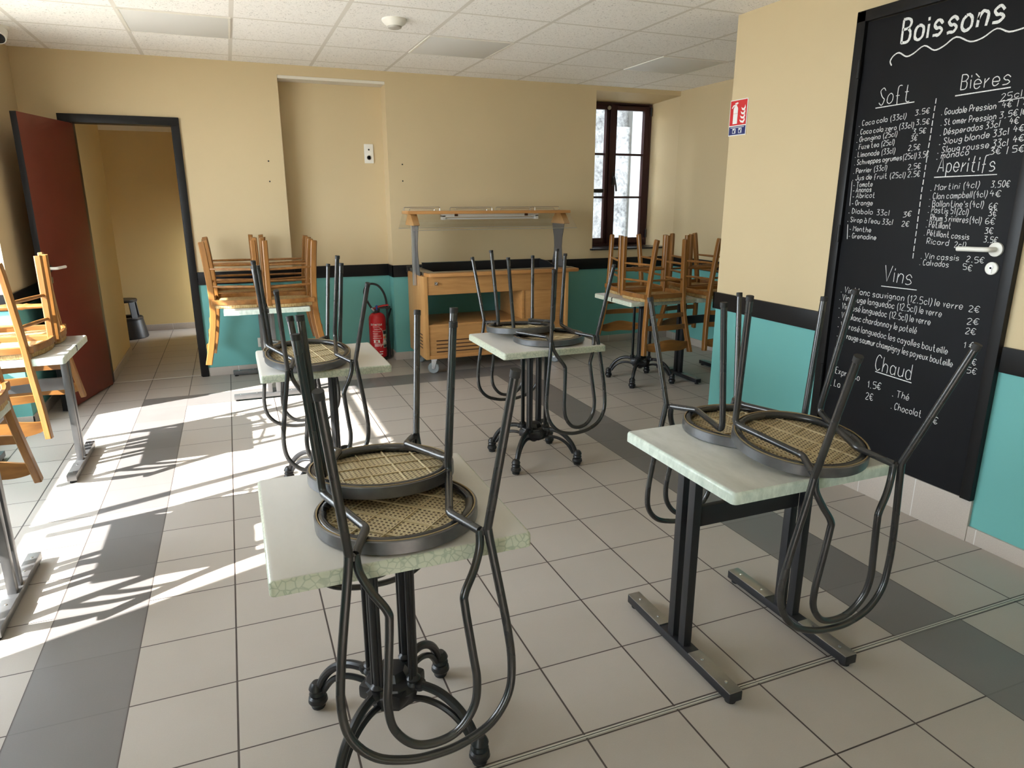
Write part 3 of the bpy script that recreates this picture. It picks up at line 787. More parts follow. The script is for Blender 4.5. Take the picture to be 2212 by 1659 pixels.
MB().lathe([(0.062, 0), (0.062, -0.018), (0.055, -0.026), (0, -0.026)], 28).build('base', 'white_plastic', t)
b = MB(); b.lathe([(0.040, 0.02), (0.042, -0.02), (0.040, -0.065), (0.0, -0.066)], 26); b.move(Matrix.Translation((0.012, -0.035, -0.045)) @ Matrix.Rotation(math.radians(-50), 4, 'X')); b.build('body', 'white_plastic', t)
b = MB(); b.lathe([(0.034, -0.060), (0.034, -0.070), (0.0, -0.072)], 26); b.move(Matrix.Translation((0.012, -0.035, -0.045)) @ Matrix.Rotation(math.radians(-50), 4, 'X')); b.build('lens', 'black_gloss', t)

def socket(name, label, x, y, z, n):
    t = thing(name, label, 'socket', (x, y, z))
    MB().box(-0.042, 0.042, -0.009, 0, -0.042*n, 0.042*n, 0.003).build('cover_plate', 'white_plastic', t)
    for i in range(n):
        zc = (n-1)*0.035 - i*0.07
        if n == 2 and i == 0:
            MB().box(-0.024, 0.024, -0.011, -0.008, zc-0.024, zc+0.024, 0.001).build('insert', 'white_plastic', t)
            MB().lathe([(0.008, 0), (0.008, -0.002), (0, -0.002)], 14, (0, -0.011, zc), 'y').build('aerial_hole', 'black_plastic', t)
        else:
            MB().lathe([(0.022, 0), (0.022, -0.003), (0.018, -0.003), (0.017, 0.0), (0, 0.0)], 24, (0, -0.009, zc), 'y').build('outlet', 'grey_plastic', t)
            b = MB()
            for q in (-0.009, 0.009): b.lathe([(0.0026, 0), (0.0026, -0.002), (0, -0.002)], 8, (q, -0.0095, zc-0.004), 'y')
            b.lathe([(0.0022, 0), (0.0022, -0.006), (0, -0.006)], 8, (0, -0.0095, zc+0.008), 'y'); b.build('pin_holes', 'black_plastic', t)
socket('wall_socket', 'white double wall socket high in the wall niche', 1.693, 4.869, 1.923, 2)
socket('wall_socket', 'white wall socket low on the teal wall behind the long table', 0.612, 4.679, 0.272, 1)
for x_, z_, lb in ((0.799, 1.833, 'upper small dark screw plug left of the wall niche'), (0.795, 1.666, 'lower small dark screw plug left of the wall niche'), (1.959, 1.826, 'upper small dark screw plug right of the wall niche'), (1.957, 1.680, 'lower small dark screw plug right of the wall niche')):
    b = MB(); b.lathe([(0.0065, 0), (0.0065, -0.003), (0.003, -0.003), (0.002, -0.001), (0, -0.001)], 12, (x_, YB+0.0005, z_), 'y')
    tag(b.build('screw_plug', 'column_dark'), lb, 'screw plug', 'screw plugs in the back wall')

# fire extinguisher sign on the pier
t = thing('safety_sign', 'red and blue fire extinguisher sign on the cream pier wall', 'sign', (XP-0.001, 1.907, 2.012))
# local axes: y to the left in view, x out of the wall is negative
MB().box(-0.003, 0.0, -0.081, 0.081, -0.106, 0.106, 0.001).build('plate', 'sign_white', t)
MB().box(-0.0036, -0.003, -0.076, 0.076, -0.045, 0.101).build('red_field', 'sign_red', t)
MB().box(-0.0036, -0.003, -0.076, 0.076, -0.101, -0.051).build('blue_field', 'sign_blue', t)
b = MB(); xx0, xx1 = -0.0042, -0.0036
b.poly_prism([(0.046, -0.036), (0.046, 0.052), (0.042, 0.062), (0.034, 0.068), (0.034, 0.076), (0.017, 0.076), (0.017, 0.068), (0.009, 0.062), (0.005, 0.052), (0.005, -0.036)], 'x', xx0, xx1)
b.poly_prism([(0.036, 0.078), (0.052, 0.074), (0.064, 0.060), (0.058, 0.056), (0.048, 0.066), (0.034, 0.070)], 'x', xx0, xx1)
b.poly_prism([(0.034, 0.078), (0.034, 0.086), (0.012, 0.090), (0.004, 0.084), (0.012, 0.079)], 'x', xx0, xx1)
for k in range(4):
    z0 = -0.030 + k*0.024; w_ = 0.048 - k*0.006
    b.poly_prism([(-0.066, z0+0.010), (-0.060, z0+0.028), (-0.056, z0+0.014), (-0.044, z0+0.006), (-0.044+w_*0.62, z0+0.016), (-0.044+w_*0.35, z0-0.001), (-0.052, z0-0.006)], 'x', xx0, xx1)
b.build('pictogram', 'sign_white', t)
b = MB(); b.box(-0.0040, -0.0036, 0.005, 0.046, 0.038, 0.040); b.box(-0.0044, -0.0042, 0.006, 0.045, 0.024, 0.0255); b.build('pictogram_line', 'sign_red', t)
b = MB()
for yc in (0.028, -0.028):
    b.box(xx0, xx1, yc-0.014, yc+0.014, -0.093, -0.064)
for i in range(11): b.box(xx0, xx1, 0.062-i*0.0115-0.0085, 0.062-i*0.0115, -0.060, -0.056)
b.build('small_print', 'sign_white', t)
b = MB()
for yc in (0.028, -0.028): b.poly_prism([(yc+0.010, -0.090), (yc+0.010, -0.072), (yc+0.002, -0.076), (yc-0.004, -0.067), (yc-0.010, -0.068), (yc-0.004, -0.084), (yc-0.010, -0.090)], 'x', xx0-0.0004, xx0)
b.build('small_pictogram', 'sign_blue', t)

# ------------------------------------------------------------------ bistro chairs (built upside down: legs towards +z, back towards +y)
def bistro_chair():
    t = thing('bistro_chair', 'x', 'chair')
    r = 0.0104
    R0 = 0.205
    b = MB(); b.lathe([(R0-0.004, -0.012), (R0, -0.010), (R0, 0.020), (R0-0.004, 0.022), (R0-0.006, 0.018), (R0-0.006, -0.012)], 64, closed=True)
    rim = b.build('seat_rim', 'rim_steel', t)
    MB().lathe([(R0-0.005, 0.0215), (R0-0.0045, 0.0235), (R0-0.008, 0.0235), (R0-0.0085, 0.0215)], 64, closed=True).build('rim_edging', 'brass_line', rim)
    b = MB(); b.tube([(0.186*math.cos(2*PI*k/56), 0.186*math.sin(2*PI*k/56), 0.013) for k in range(56)], 0.0115, 12, closed=True)
    b.build('seat_ring', 'steel_dark', t)
    seat = MB().lathe([(0.0, -0.010), (0.196, -0.010), (0.198, -0.004), (0.186, 0.000), (0.0, 0.001)], 56).build('seat', 'cane', t)
    b = MB()
    for q in (-0.12, -0.04, 0.04, 0.12):
        L_ = math.sqrt(0.182**2-q*q)
        b.box(q-0.0017, q+0.0017, -L_, L_, 0.0005, 0.0045); b.box(-L_, L_, q-0.0017, q+0.0017, 0.0005, 0.004)
    b.build('seat_ribs', 'cane_rib', seat)
    for s in (1, -1):
        J = (s*0.159, 0.236, 0.026); Ji = (s*0.143, 0.228, 0.024)
        FB = (s*0.170, -0.106, 0.043)
        # front leg and its foot cap
        l_ = MB().tube(fillet([(s*0.199, -0.101, 0.461), (s*0.171, -0.107, 0.080), FB, (s*0.160, -0.070, 0.040)], [0, 0.05, 0.03, 0]), r, 12).build('leg', 'steel_dark', t)
        MB().tube([(s*0.1992, -0.101, 0.448), (s*0.1999, -0.101, 0.463)], 0.0116, 12).build('foot_cap', 'rubber', l_)
        # rail under the seat, bending out to the weld
        MB().tube(fillet([(s*0.1605, -0.073, 0.0402), (s*0.101, 0.128, 0.034), Ji], [0, 0.03, 0]), r, 12).build('seat_rail', 'steel_dark', t)
        l_ = MB().tube([(s*0.200, 0.327, 0.421), (s*0.159, 0.240, 0.032)], r, 12).build('leg', 'steel_dark', t)
        MB().tube([(s*0.1985, 0.3238, 0.407), (s*0.2002, 0.3275, 0.423)], 0.0116, 12).build('foot_cap', 'rubber', l_)
        b = MB(); b.lathe([(0, -0.012), (0.008, -0.008), (0.009, 0.004), (0, 0.010)], 10, (s*0.150, 0.233, 0.024)); b.build('weld', 'steel_dark', t)
    half = [(0.159, 0.240, 0.034), (0.166, 0.243, -0.02), (0.196, 0.252, -0.22), (0.205, 0.257, -0.33), (0.190, 0.268, -0.405), (0.140, 0.279, -0.462), (0.065, 0.287, -0.488)]
    loop = half + [(0, 0.289, -0.493)] + [(-x, y, z) for x, y, z in half[::-1]]
    MB().tube(smooth_path(loop, 6), r, 12).build('outer_back_hoop', 'steel_dark', t)
    half = [(0.143, 0.228, 0.026), (0.139, 0.236, -0.015), (0.118, 0.252, -0.060), (0.090, 0.266, -0.105), (0.088, 0.270, -0.14), (0.100, 0.279, -0.26), (0.106, 0.284, -0.33), (0.096, 0.286, -0.395), (0.055, 0.287, -0.448)]
    loop = half + [(0, 0.287, -0.463)] + [(-x, y, z) for x, y, z in half[::-1]]
    MB().tube(smooth_path(loop, 6), r*0.97, 12).build('inner_back_hoop', 'steel_dark', t)
    return t, seat
def euler(yaw, pi_, ro): return (Matrix.Rotation(yaw, 4, 'Z') @ Matrix.Rotation(pi_, 4, 'X') @ Matrix.Rotation(ro, 4, 'Y'))
BC = [  # x, y, z, yaw, pitch, roll (degrees), rib angle, label
 (0.764, -0.192, 0.7485, 180.2, 1.2, 0.6, 45, 'upturned black bistro chair at the front of the nearest table'),
 (0.773, 0.041, 0.773, -0.6, -4.0, 0.6, 3, 'upturned black bistro chair at the back of the nearest table'),
 (2.045, -0.230, 0.7745, 177.5, -7.0, 0.2, 24, 'upturned black bistro chair at the front of the table beside the chalkboard door'),
 (2.044, 0.030, 0.7475, -1.6, 0.0, 0.2, 4, 'upturned black bistro chair at the back of the table beside the chalkboard door'),
 (2.078, 1.720, 0.7500, 191.2, 1.2, 0.8, 30, 'upturned black bistro chair at the front of the cast iron table before the buffet'),
 (1.995, 1.942, 0.773, -4.1, -4.3, 0.1, 8, 'upturned black bistro chair at the back of the cast iron table before the buffet'),
 (0.735, 1.642, 0.7755, 189.3, -7.0, 1.0, 6, 'upturned black bistro chair at the front of the sunlit table left of the buffet'),
 (0.736, 1.872, 0.7475, 1.7, 0.0, 0.5, 6, 'upturned black bistro chair at the back of the sunlit table left of the buffet')]
proto, pseat = bistro_chair()
for i, (x, y, z, ya, pi_, ro, rib, lb) in enumerate(BC):
    o = proto if i == 0 else dup(proto)
    o['label'] = lb; o['group'] = 'upturned bistro chairs'
    o.matrix_world = Matrix.Translation((x, y, z)) @ euler(math.radians(ya), math.radians(pi_), math.radians(ro))
    for c in o.children:
        if c.name.split('.')[0] == 'seat': c.rotation_euler = (0, 0, math.radians(rib))

# ------------------------------------------------------------------ tables
def table_top(t, mat, joint=None, th=0.036, sx=0.306, sy=0.299):
    b = MB(); b.box(-sx, sx, -sy, sy, 0.735-th, 0.735)
    es = [e for e in b.b.edges if abs(e.verts[0].co.z-e.verts[1].co.z) > 0.01]
    bmesh.ops.bevel(b.b, geom=es, offset=0.014, segments=3, profile=0.5, affect='EDGES')
    es = [e for e in b.b.edges if e.verts[0].co.z > 0.734 and e.verts[1].co.z > 0.734]
    bmesh.ops.bevel(b.b, geom=es, offset=0.010, segments=3, profile=0.5, affect='EDGES')
    top = b.build('tabletop', mat, t, 50)
    if joint is not None:
        b = MB()
        if joint == 'x': b.box(-sx-0.0015, sx+0.0015, -0.006, 0.006, 0.735-th+0.004, 0.7345); b.box(-sx, sx, -0.003, 0.003, 0.733, 0.7356)
        else: b.box(-0.006, 0.006, -sy-0.0015, sy+0.0015, 0.735-th+0.004, 0.7345); b.box(-0.003, 0.003, -sy, sy, 0.733, 0.7356)
        b.build('joint_strip', 'black_plastic', top)
    return top

def pedestal_table(label, x, y, rz=0, top='top_crackle', joint=None):
    t = thing('pedestal_table', label, 'table', (x, y, 0), rz, 'cast iron pedestal tables')
    table_top(t, top, joint)
    b = MB(); b.box(-0.19, 0.19, -0.022, 0.022, 0.680, 0.700, 0.004); b.box(-0.022, 0.022, -0.19, 0.19, 0.680, 0.700, 0.004); b.box(-0.085, 0.085, -0.085, 0.085, 0.655, 0.684, 0.006)
    b.build('top_plate', 'iron', t)
    b = MB(); b.lathe([(0.0, 0.105), (0.016, 0.108), (0.03, 0.125), (0.075, 0.135), (0.080, 0.165), (0.088, 0.180), (0.075, 0.200), (0.05, 0.205), (0.038, 0.225), (0.0, 0.232)], 8)
    b.box(-0.07, 0.07, -0.07, 0.07, 0.15, 0.195, 0.012, Matrix.Rotation(PI/4, 3, 'Z'))
    b.build('base_block', 'iron', t)
    for k in range(4):
        a = PI/4 + k*PI/2; ca, sa = math.cos(a), math.sin(a)
        c = MB(); px_, py_ = 0.072*ca, 0.072*sa
        c.lathe([(0.0, 0.185), (0.022, 0.187), (0.024, 0.197), (0.018, 0.206), (0.021, 0.214), (0.0115, 0.224), (0.0115, 0.635), (0.019, 0.642), (0.015, 0.650), (0.022, 0.657), (0.022, 0.668), (0.0, 0.670)], 14, (px_, py_, 0))
        for s in (-1, 1): c.tube([(px_-sa*s*0.0135, py_+ca*s*0.0135, 0.205), (px_-sa*s*0.0135, py_+ca*s*0.0135, 0.655)], 0.0062, 8)
        c.build('column', 'iron', t)
        l_ = MB()
        def pr(r_, z_): return (r_*ca, r_*sa, z_)
        l_.tube(smooth_path([pr(0.070, 0.188), pr(0.105, 0.196), pr(0.155, 0.190), pr(0.205, 0.163), pr(0.243, 0.122), pr(0.268, 0.072)], 5), [0.013]*26, 10)
        l_.tube(smooth_path([pr(0.060, 0.140), pr(0.11, 0.152), pr(0.165, 0.145), pr(0.215, 0.116), pr(0.252, 0.066)], 5), 0.0095, 8)
        l_.lathe([(0.0, 0.210), (0.017, 0.206), (0.019, 0.194), (0.014, 0.183), (0.0, 0.180)], 12, (0.092*ca, 0.092*sa, 0))
        lg = l_.build('leg', 'iron', t)
        f = MB(); f.lathe([(0.0, 0.012), (0.024, 0.013), (0.030, 0.024), (0.028, 0.036), (0.022, 0.042), (0.026, 0.050), (0.022, 0.060), (0.026, 0.068), (0.021, 0.080), (0.014, 0.088), (0.0, 0.090)], 18, (0.2775*ca, 0.2775*sa, 0))
        ft = f.build('foot', 'iron', lg)
        MB().lathe([(0.0, 0.0005), (0.020, 0.0005), (0.022, 0.006), (0.016, 0.011), (0.008, 0.016), (0, 0.016)], 16, (0.2775*ca, 0.2775*sa, 0)).build('levelling_pad', 'rubber', lg)
    return t
pedestal_table('square marbled table on black cast iron pedestal, nearest in the foreground', 0.745, -0.099)
pedestal_table('square marbled table on cast iron pedestal standing before the buffet cart', 2.018, 1.785)
pedestal_table('square marbled cast iron table with a sunlit left edge, left of the buffet', 0.805, 1.765)
pedestal_table('square cast iron table carrying wooden chairs in front of the window', 3.610, 3.125, 0, 'top_crackle', 'x')

def bar_table(label, x, y, rz, metal, plate, top, joint=None, base_dx=0.0, base_dy=0.0, sy=0.299, spread=0.238, sx=0.306):
    """T-foot table: two floor bars along local y, each with a twin column, and a cross bar"""
    t = thing('bar_base_table', label, 'table', (x, y, 0), rz, 'tables on twin bar feet')
    table_top(t, top, joint, sx=sx, sy=sy)
    for s in (-1, 1):
        fx = s*spread + base_dx
        b = MB(); b.box(fx-0.024, fx+0.024, -0.30+base_dy, 0.30+base_dy, 0.014, 0.046, 0.003)
        f = b.build('foot_bar', metal, t)
        for q in (-1, 1):
            MB().box(fx-0.0245, fx+0.0245, min(q*0.085, q*0.298)+base_dy, max(q*0.085, q*0.298)+base_dy, 0.0455, 0.0495, 0.0015).build('cover_plate', plate, f)
            for w_ in (0.13, 0.25): MB().lathe([(0.006, 0.049), (0.005, 0.0515), (0, 0.052)], 10, (fx, q*w_+base_dy, 0)).build('screw', 'stainless', f)
        for q in (-1, 1):
            MB().lathe([(0.0, 0.0003), (0.017, 0.0003), (0.018, 0.004), (0.011, 0.008), (0.008, 0.016), (0, 0.016)], 14, (fx, q*0.275+base_dy, 0)).build('foot_pad', 'rubber', f)
        for q in (-1, 1):
            MB().box(fx-0.0155, fx+0.0155, q*0.031-0.0165+base_dy, q*0.031+0.0165+base_dy, 0.045, 0.690, 0.003).build('column', metal, t)
        b = MB(); b.box(fx-0.018, fx+0.018, -0.20+base_dy, 0.20+base_dy, 0.680, 0.699, 0.003); b.build('bearer', metal, t)
    MB().box(-spread+base_dx+0.012, spread+base_dx-0.012, base_dy-0.0125, base_dy+0.0125, 0.468, 0.538, 0.003).build('cross_bar', metal, t)
    return t
bar_table('square streaked marble table with dark bar feet beside the chalkboard door', 1.967, -0.112, 0, 'column_dark', 'foot_plate', 'top_streak', base_dx=0.022, base_dy=0.026, sy=0.287)
bar_table('grey bar footed table with wooden chairs before the open red door', -0.727, 2.585, 0, 'column_grey', 'column_grey', 'top_streak', 'x', base_dx=-0.02, base_dy=0.09, sy=0.325)
bar_table('grey bar footed table cut off at the left edge, nearest the left window', -0.765, 1.150, 0, 'column_grey', 'column_grey', 'top_streak', 'x', base_dx=0.045)
bar_table('long grey bar footed table against the back wall right of the red door', 0.640, 4.11, PI/2, 'column_grey', 'column_grey', 'top_streak', 'x', base_dx=0.065, sx=0.555, sy=0.306, spread=0.42)
bar_table('dark bar footed table with wooden chairs in the corner behind the pier', 4.235, 3.115, 0, 'column_dark', 'foot_plate', 'top_streak', 'x')

# ------------------------------------------------------------------ wooden straw chairs (also built upside down)
def straw_chair():
    t = thing('straw_chair', 'x', 'chair')
    for s in (1, -1):
        MB().tube(smooth_path([(s*0.198, -0.148, -0.004), (s*0.200, -0.147, 0.10), (s*0.202, -0.145, 0.30), (s*0.203, -0.143, 0.455), (s*0.203, -0.143, 0.469)], 4),
                  [1.0]*15 + [0.98, 0.84], flat=(0.036, 0.034, (0, 1, 0))).build('leg', 'chair_wood', t)
        MB().tube(smooth_path([(s*0.126, 0.214, 0.462), (s*0.132, 0.206, 0.40), (s*0.147, 0.188, 0.20), (s*0.160, 0.180, 0.04), (s*0.171, 0.186, -0.10), (s*0.193, 0.211, -0.27), (s*0.212, 0.242, -0.415), (s*0.2135, 0.2445, -0.427)], 4),
                  [0.85] + [1.0]*26 + [0.98, 0.86], flat=(0.044, 0.029, (0, 1, 0))).build('rear_post', 'chair_wood', t)
    outline = [(-0.185, -0.163), (0.185, -0.163), (0.213, -0.135), (0.222, -0.05), (0.213, 0.05), (0.190, 0.14), (0.165, 0.188), (-0.165, 0.188), (-0.190, 0.14), (-0.213, 0.05), (-0.222, -0.05), (-0.213, -0.135)]
    MB().poly_prism([(x*0.985, y*0.985) for x, y in outline], 'z', -0.021, 0.010, 0.008).build('straw_seat', 'straw', t)
    b = MB(); b.tube([(x*0.965, y*0.965, 0.024) for x, y in smooth_closed(outline, 3)], None, closed=True, flat=(0.036, 0.020, (0, 0, 1))); b.build('seat_frame', 'chair_wood_h', t)
    b = MB(); b.poly_prism([(x*0.86, y*0.86) for x, y in outline], 'z', 0.010, 0.0145, 0.002); sw = b.build('straw_underside', 'straw', t)
    def rung(p, q, name='rung', prof=None):
        P, Q = Vector(p), Vector(q); n = 25
        pr = prof or (lambda s: 0.0075 + 0.0022*math.sin(PI*s))
        MB().tube([P.lerp(Q, i/(n-1)) for i in range(n)], [pr(i/(n-1)) for i in range(n)], 10).build(name, 'chair_wood_h', t)
    def post(z): # rear post centre at height z (above the seat)
        f = max(0, min(1, (z-0.04)/0.42)); return (0.160-0.034*f, 0.180+0.032*f)
    for s in (1, -1):
        for z in (0.262, 0.134):
            u, v = post(z); rung((s*0.201, -0.145, z), (s*u, v, z+0.006))
    def turned(s):
        r_ = 0.0085 + 0.003*math.sin(PI*s)
        for c_ in (0.30, 0.36, 0.64, 0.70): r_ += 0.0052*math.exp(-((s-c_)/0.017)**2)
        return r_ + 0.004*math.exp(-((s-0.5)/0.08)**2)
    rung((0.202, -0.144, 0.200), (-0.202, -0.144, 0.200), 'turned_front_rung', turned)
    u, v = post(0.150); rung((u, v, 0.150), (-u, v, 0.150), 'back_rung')
    def slat(z0, h_end, h_mid, name, wave=0.0):
        def at(z):
            f = -z/0.427; return 0.163 + 0.050*f, 0.181 + 0.062*f*f**0.5
        n = 17; pts = []
        b = MB(); rows = []
        u, v = at(z0)
        for i in range(n):
            q = -1 + 2*i/(n-1); k = 1-q*q
            hh = (h_end + (h_mid-h_end)*(k**0.8))/2
            zc = z0 + wave*0.006*math.cos(q*PI*1.5)
            vv = v + 0.030*k
            f_ = [(q*u, vv+d, zc+e*hh) for d in (-0.007, 0.007) for e in (-1, 1)]
            rows.append([b.b.verts.new(p) for p in f_])
        for A, B in zip(rows, rows[1:]):
            for i0, i1 in ((0, 1), (1, 3), (3, 2), (2, 0)): b.b.faces.new((A[i0], A[i1], B[i1], B[i0]))
        for R_ in (rows[0], rows[-1]): b.b.faces.new((R_[0], R_[1], R_[3], R_[2]))
        b.build(name, 'chair_wood_h', t)
    slat(-0.128, 0.032, 0.036, 'back_slat'); slat(-0.222, 0.036, 0.042, 'back_slat'); slat(-0.365, 0.040, 0.088, 'crest_rail', 1.0)
    return t
def smooth_closed(pts, n):
    P = [Vector((p[0], p[1], 0)) for p in pts]; N = len(P); out = []
    for i in range(N):
        p0, p1, p2, p3 = P[i-1], P[i], P[(i+1) % N], P[(i+2) % N]
        for k in range(n):
            s = k/n
            v = 0.5*((2*p1) + (p2-p0)*s + (2*p0-5*p1+4*p2-p3)*s*s + (3*p1-p0-3*p2+p3)*s**3)
            out.append((v.x, v.y))
    return out
WC = [
 (3.583, 2.943, 0.757, 178.9, 'upturned straw chair with its back on the near side of the table by the window'),
 (3.648, 3.348, 0.757, -6.2, 'upturned straw chair with its back on the far side of the table by the window'),
 (4.164, 2.911, 0.757, 174.9, 'upturned straw chair half hidden by the pier, near side of the corner table'),
 (4.285, 3.330, 0.757, 3.0, 'upturned straw chair half hidden by the pier, far side of the corner table'),
 (-0.738, 2.459, 0.757, 177.7, 'sunlit upturned wooden straw chair on the near side of the table before the red door'),
 (-0.723, 2.790, 0.757, 1.9, 'upturned wooden straw chair on the far side of the table before the red door'),
 (-0.660, 1.330, 0.757, 1.0, 'straw chair cut off by the left picture edge, only post and crest rail showing'),
 (-0.760, 0.985, 0.757, 180.0, 'wooden straw chair beyond the left picture edge on the nearest grey table'),
 (0.452, 3.860, 0.757, 86.5, 'upturned wooden straw chair front left on the long table against the back wall'),
 (0.804, 3.794, 0.757, -89.7, 'upturned wooden straw chair front right on the long table against the back wall'),
 (0.452, 4.345, 0.757, 91.0, 'upturned wooden straw chair rear left on the long table against the back wall'),
 (0.815, 4.300, 0.757, -90.0, 'upturned wooden straw chair rear right on the long table against the back wall')]
proto = straw_chair()
for i, (x, y, z, ya, lb) in enumerate(WC):
    o = proto if i == 0 else dup(proto)
    o['label'] = lb; o['group'] = 'upturned wooden straw chairs'
    o.matrix_world = Matrix.Translation((x, y, z)) @ euler(math.radians(ya), 0, 0)

# ------------------------------------------------------------------ buffet cart
t = thing('buffet_cart', 'oak salad buffet cart on castors with overhead shelf and black well', 'buffet cart', (2.635, 4.265, 0))
OX, OY = 2.635, 4.265
def bx(b, x0, x1, y0, y1, z0, z1, bev=0.002): return b.box(x0-OX, x1-OX, y0-OY, y1-OY, z0, z1, bev)
b = MB(); bx(b, 1.940, 1.972, 3.975, 4.56, 0.140, 0.872); sp = b.build('side_panel', 'cart_side', t)
b = MB()
for k in range(5): b.box(1.9392-OX, 1.9412-OX, 4.08-OY, 4.24-OY, 0.222+k*0.030, 0.233+k*0.030, 0, Matrix.Rotation(0.0, 3, 'X'))
b.build('vent_slots', 'slot_brown', sp)
b = MB(); bx(b, 3.298, 3.330, 3.975, 4.56, 0.140, 0.872); b.build('side_panel', 'cart_side', t)
b = MB(); bx(b, 1.972, 3.298, 3.982, 4.000, 0.712, 0.872); b.build('apron', 'cart_wood', t)
b = MB(); bx(b, 1.972, 3.298, 3.985, 4.55, 0.430, 0.450); b.build('shelf', 'cart_wood', t)
b = MB(); bx(b, 2.862, 2.888, 3.985, 4.55, 0.450, 0.712); b.build('divider', 'cart_edge', t)
b = MB(); bx(b, 2.888, 3.298, 3.990, 4.006, 0.450, 0.712); b.build('door', 'cart_wood', t)
b = MB(); bx(b, 1.972, 3.298, 3.985, 4.003, 0.176, 0.430); lp = b.build('lower_panel', 'cart_wood', t)
b = MB()
for k in range(4): bx(b, 2.040, 2.470, 3.9838, 3.9865, 0.197+k*0.0335, 0.207+k*0.0335, 0)
b.build('vent_slots', 'slot_brown', lp)
b = MB(); bx(b, 1.972, 3.298, 3.978, 4.55, 0.140, 0.176); b.build('plinth', 'cart_edge', t)
b = MB()
b.poly_prism([(1.972-OX, 4.10-OY), (1.972-OX, 3.985-OY), (1.985-OX, 3.955-OY), (2.005-OX, 3.945-OY), (3.400-OX, 3.945-OY), (3.425-OX, 3.958-OY), (3.428-OX, 4.10-OY)], 'z', 0.868, 0.898, 0.006)
cn = b.build('counter', 'cart_edge', t)
b = MB(); bx(b, 1.985, 3.415, 4.04, 4.105, 0.898, 0.9015, 0.001); bx(b, 1.960, 2.060, 4.105, 4.55, 0.872, 0.9015); bx(b, 3.26, 3.40, 4.105, 4.55, 0.872, 0.9015); bx(b, 2.06, 3.26, 4.49, 4.55, 0.872, 0.9015)
b.build('counter_inlay', 'foot_plate', t)
b = MB(); bx(b, 2.06, 3.26, 4.105, 4.112, 0.73, 0.9, 0); bx(b, 2.06, 3.26, 4.483, 4.49, 0.73, 0.948, 0); bx(b, 2.06, 2.067, 4.105, 4.49, 0.73, 0.9, 0); b.poly_prism([(4.105-OY, 0.73), (4.49-OY, 0.73), (4.49-OY, 0.948), (4.30-OY, 0.945), (4.105-OY, 0.903)], 'x', 3.253-OX, 3.26-OX); bx(b, 2.06, 3.26, 4.105, 4.49, 0.725, 0.735, 0)
bx(b, 1.93, 3.30, 4.545, 4.565, 0.86, 0.915)
b.build('cold_well', 'tray', t)
b = MB(); bx(b, 2.055, 3.265, 4.482, 4.492, 0.947, 0.951, 0); b.build('well_edge', 'stainless', t)
b = MB(); bx(b, 2.035, 2.060, 3.968, 3.984, 0.795, 0.825); b.tube([(2.042-OX, 3.965-OY, 0.800), (2.042-OX, 3.952-OY, 0.806), (2.055-OX, 3.952-OY, 0.822)], 0.005, 8); b.build('latch', 'stainless', t)
b = MB(); bx(b, 1.936, 1.941, 4.27, 4.30, 0.835, 0.850, 0); b.build('cable_socket', 'black_plastic', t)
for s, px in ((-1, 1.920), (1, 3.350)):
    b = MB(); bx(b, px-0.014, px+0.014, 4.208, 4.236, 0.775, 1.325, 0.003); b.build('post', 'alu', t)
    prof = [(0.135, 0.87), (0.120, 0.93), (0.086, 1.03), (0.078, 1.09), (0.088, 1.17), (0.118, 1.26), (0.132, 1.32)]
    pr = [(4.222-OY+w_, z) for w_, z in prof] + [(4.222-OY-w_, z) for w_, z in prof[::-1]]
    MB().poly_prism(pr, 'x', px-OX-s*0.018-0.003, px-OX-s*0.018+0.003).build('post_panel', 'smoked', t)
    pr = [(4.222-OY-0.055, 1.394), (4.222-OY+0.055, 1.394), (4.222-OY+0.150, 1.305), (4.222-OY+0.135, 1.298), (4.222-OY-0.135, 1.298), (4.222-OY-0.150, 1.305)]
    MB().poly_prism(pr, 'x', px-OX-0.028, px-OX+0.028, 0.002).build('shelf_bracket', 'cart_side', t)
b = MB(); bx(b, 1.855, 3.400, 4.105, 4.340, 1.394, 1.420, 0.003); sh = b.build('overhead_shelf', 'cart_edge', t)
for x0, x1, y_ in ((1.875, 2.20, 4.325), (2.235, 2.625, 4.125), (2.660, 3.045, 4.125), (3.085, 3.385, 4.325)):
    b = MB(); b.tube(fillet([(x0-OX, y_-OY, 1.418), (x0-OX, y_-OY, 1.450), (x1-OX, y_-OY, 1.450), (x1-OX, y_-OY, 1.418)], 0.012), 0.0032, 8)
    b.tube(fillet([(x0+0.05-OX, y_-OY, 1.418), (x0+0.05-OX, y_-OY, 1.437), (x1-0.05-OX, y_-OY, 1.437), (x1-0.05-OX, y_-OY, 1.418)], 0.008), 0.0028, 8)
    b.build('gallery_rail', 'stainless', sh)
for s in (-1, 1):
    b = MB(); y0, y1 = 4.222-OY+s*0.068, 4.222-OY+s*0.235
    b.poly_prism([(y0, 1.394), (y0+s*0.004, 1.394), (y1+s*0.004, 1.268), (y1+s*0.001, 1.262), (y1-s*0.004, 1.264)], 'x', 1.850-OX, 3.410-OX)
    b.build('sneeze_guard', 'acrylic', t)
    MB().tube([(1.850-OX, y1, 1.264), (3.410-OX, y1, 1.264)], 0.0022, 6).build('guard_edge', 'alu', t)
b = MB(); bx(b, 2.185, 3.110, 4.190, 4.255, 1.366, 1.394); bx(b, 2.185, 2.215, 4.190, 4.255, 1.342, 1.38); bx(b, 3.080, 3.110, 4.190, 4.255, 1.342, 1.38); lm_ = b.build('strip_lamp', 'white_plastic', t)
MB().tube([(2.215-OX, 4.222-OY, 1.352), (3.080-OX, 4.222-OY, 1.352)], 0.008, 12).build('lamp_tube', 'led_panel', lm_)
b = MB(); bx(b, 2.295, 2.325, 4.182, 4.263, 1.372, 1.396); bx(b, 2.970, 3.0, 4.182, 4.263, 1.372, 1.396); b.build('lamp_clips', 'slot_brown', lm_)
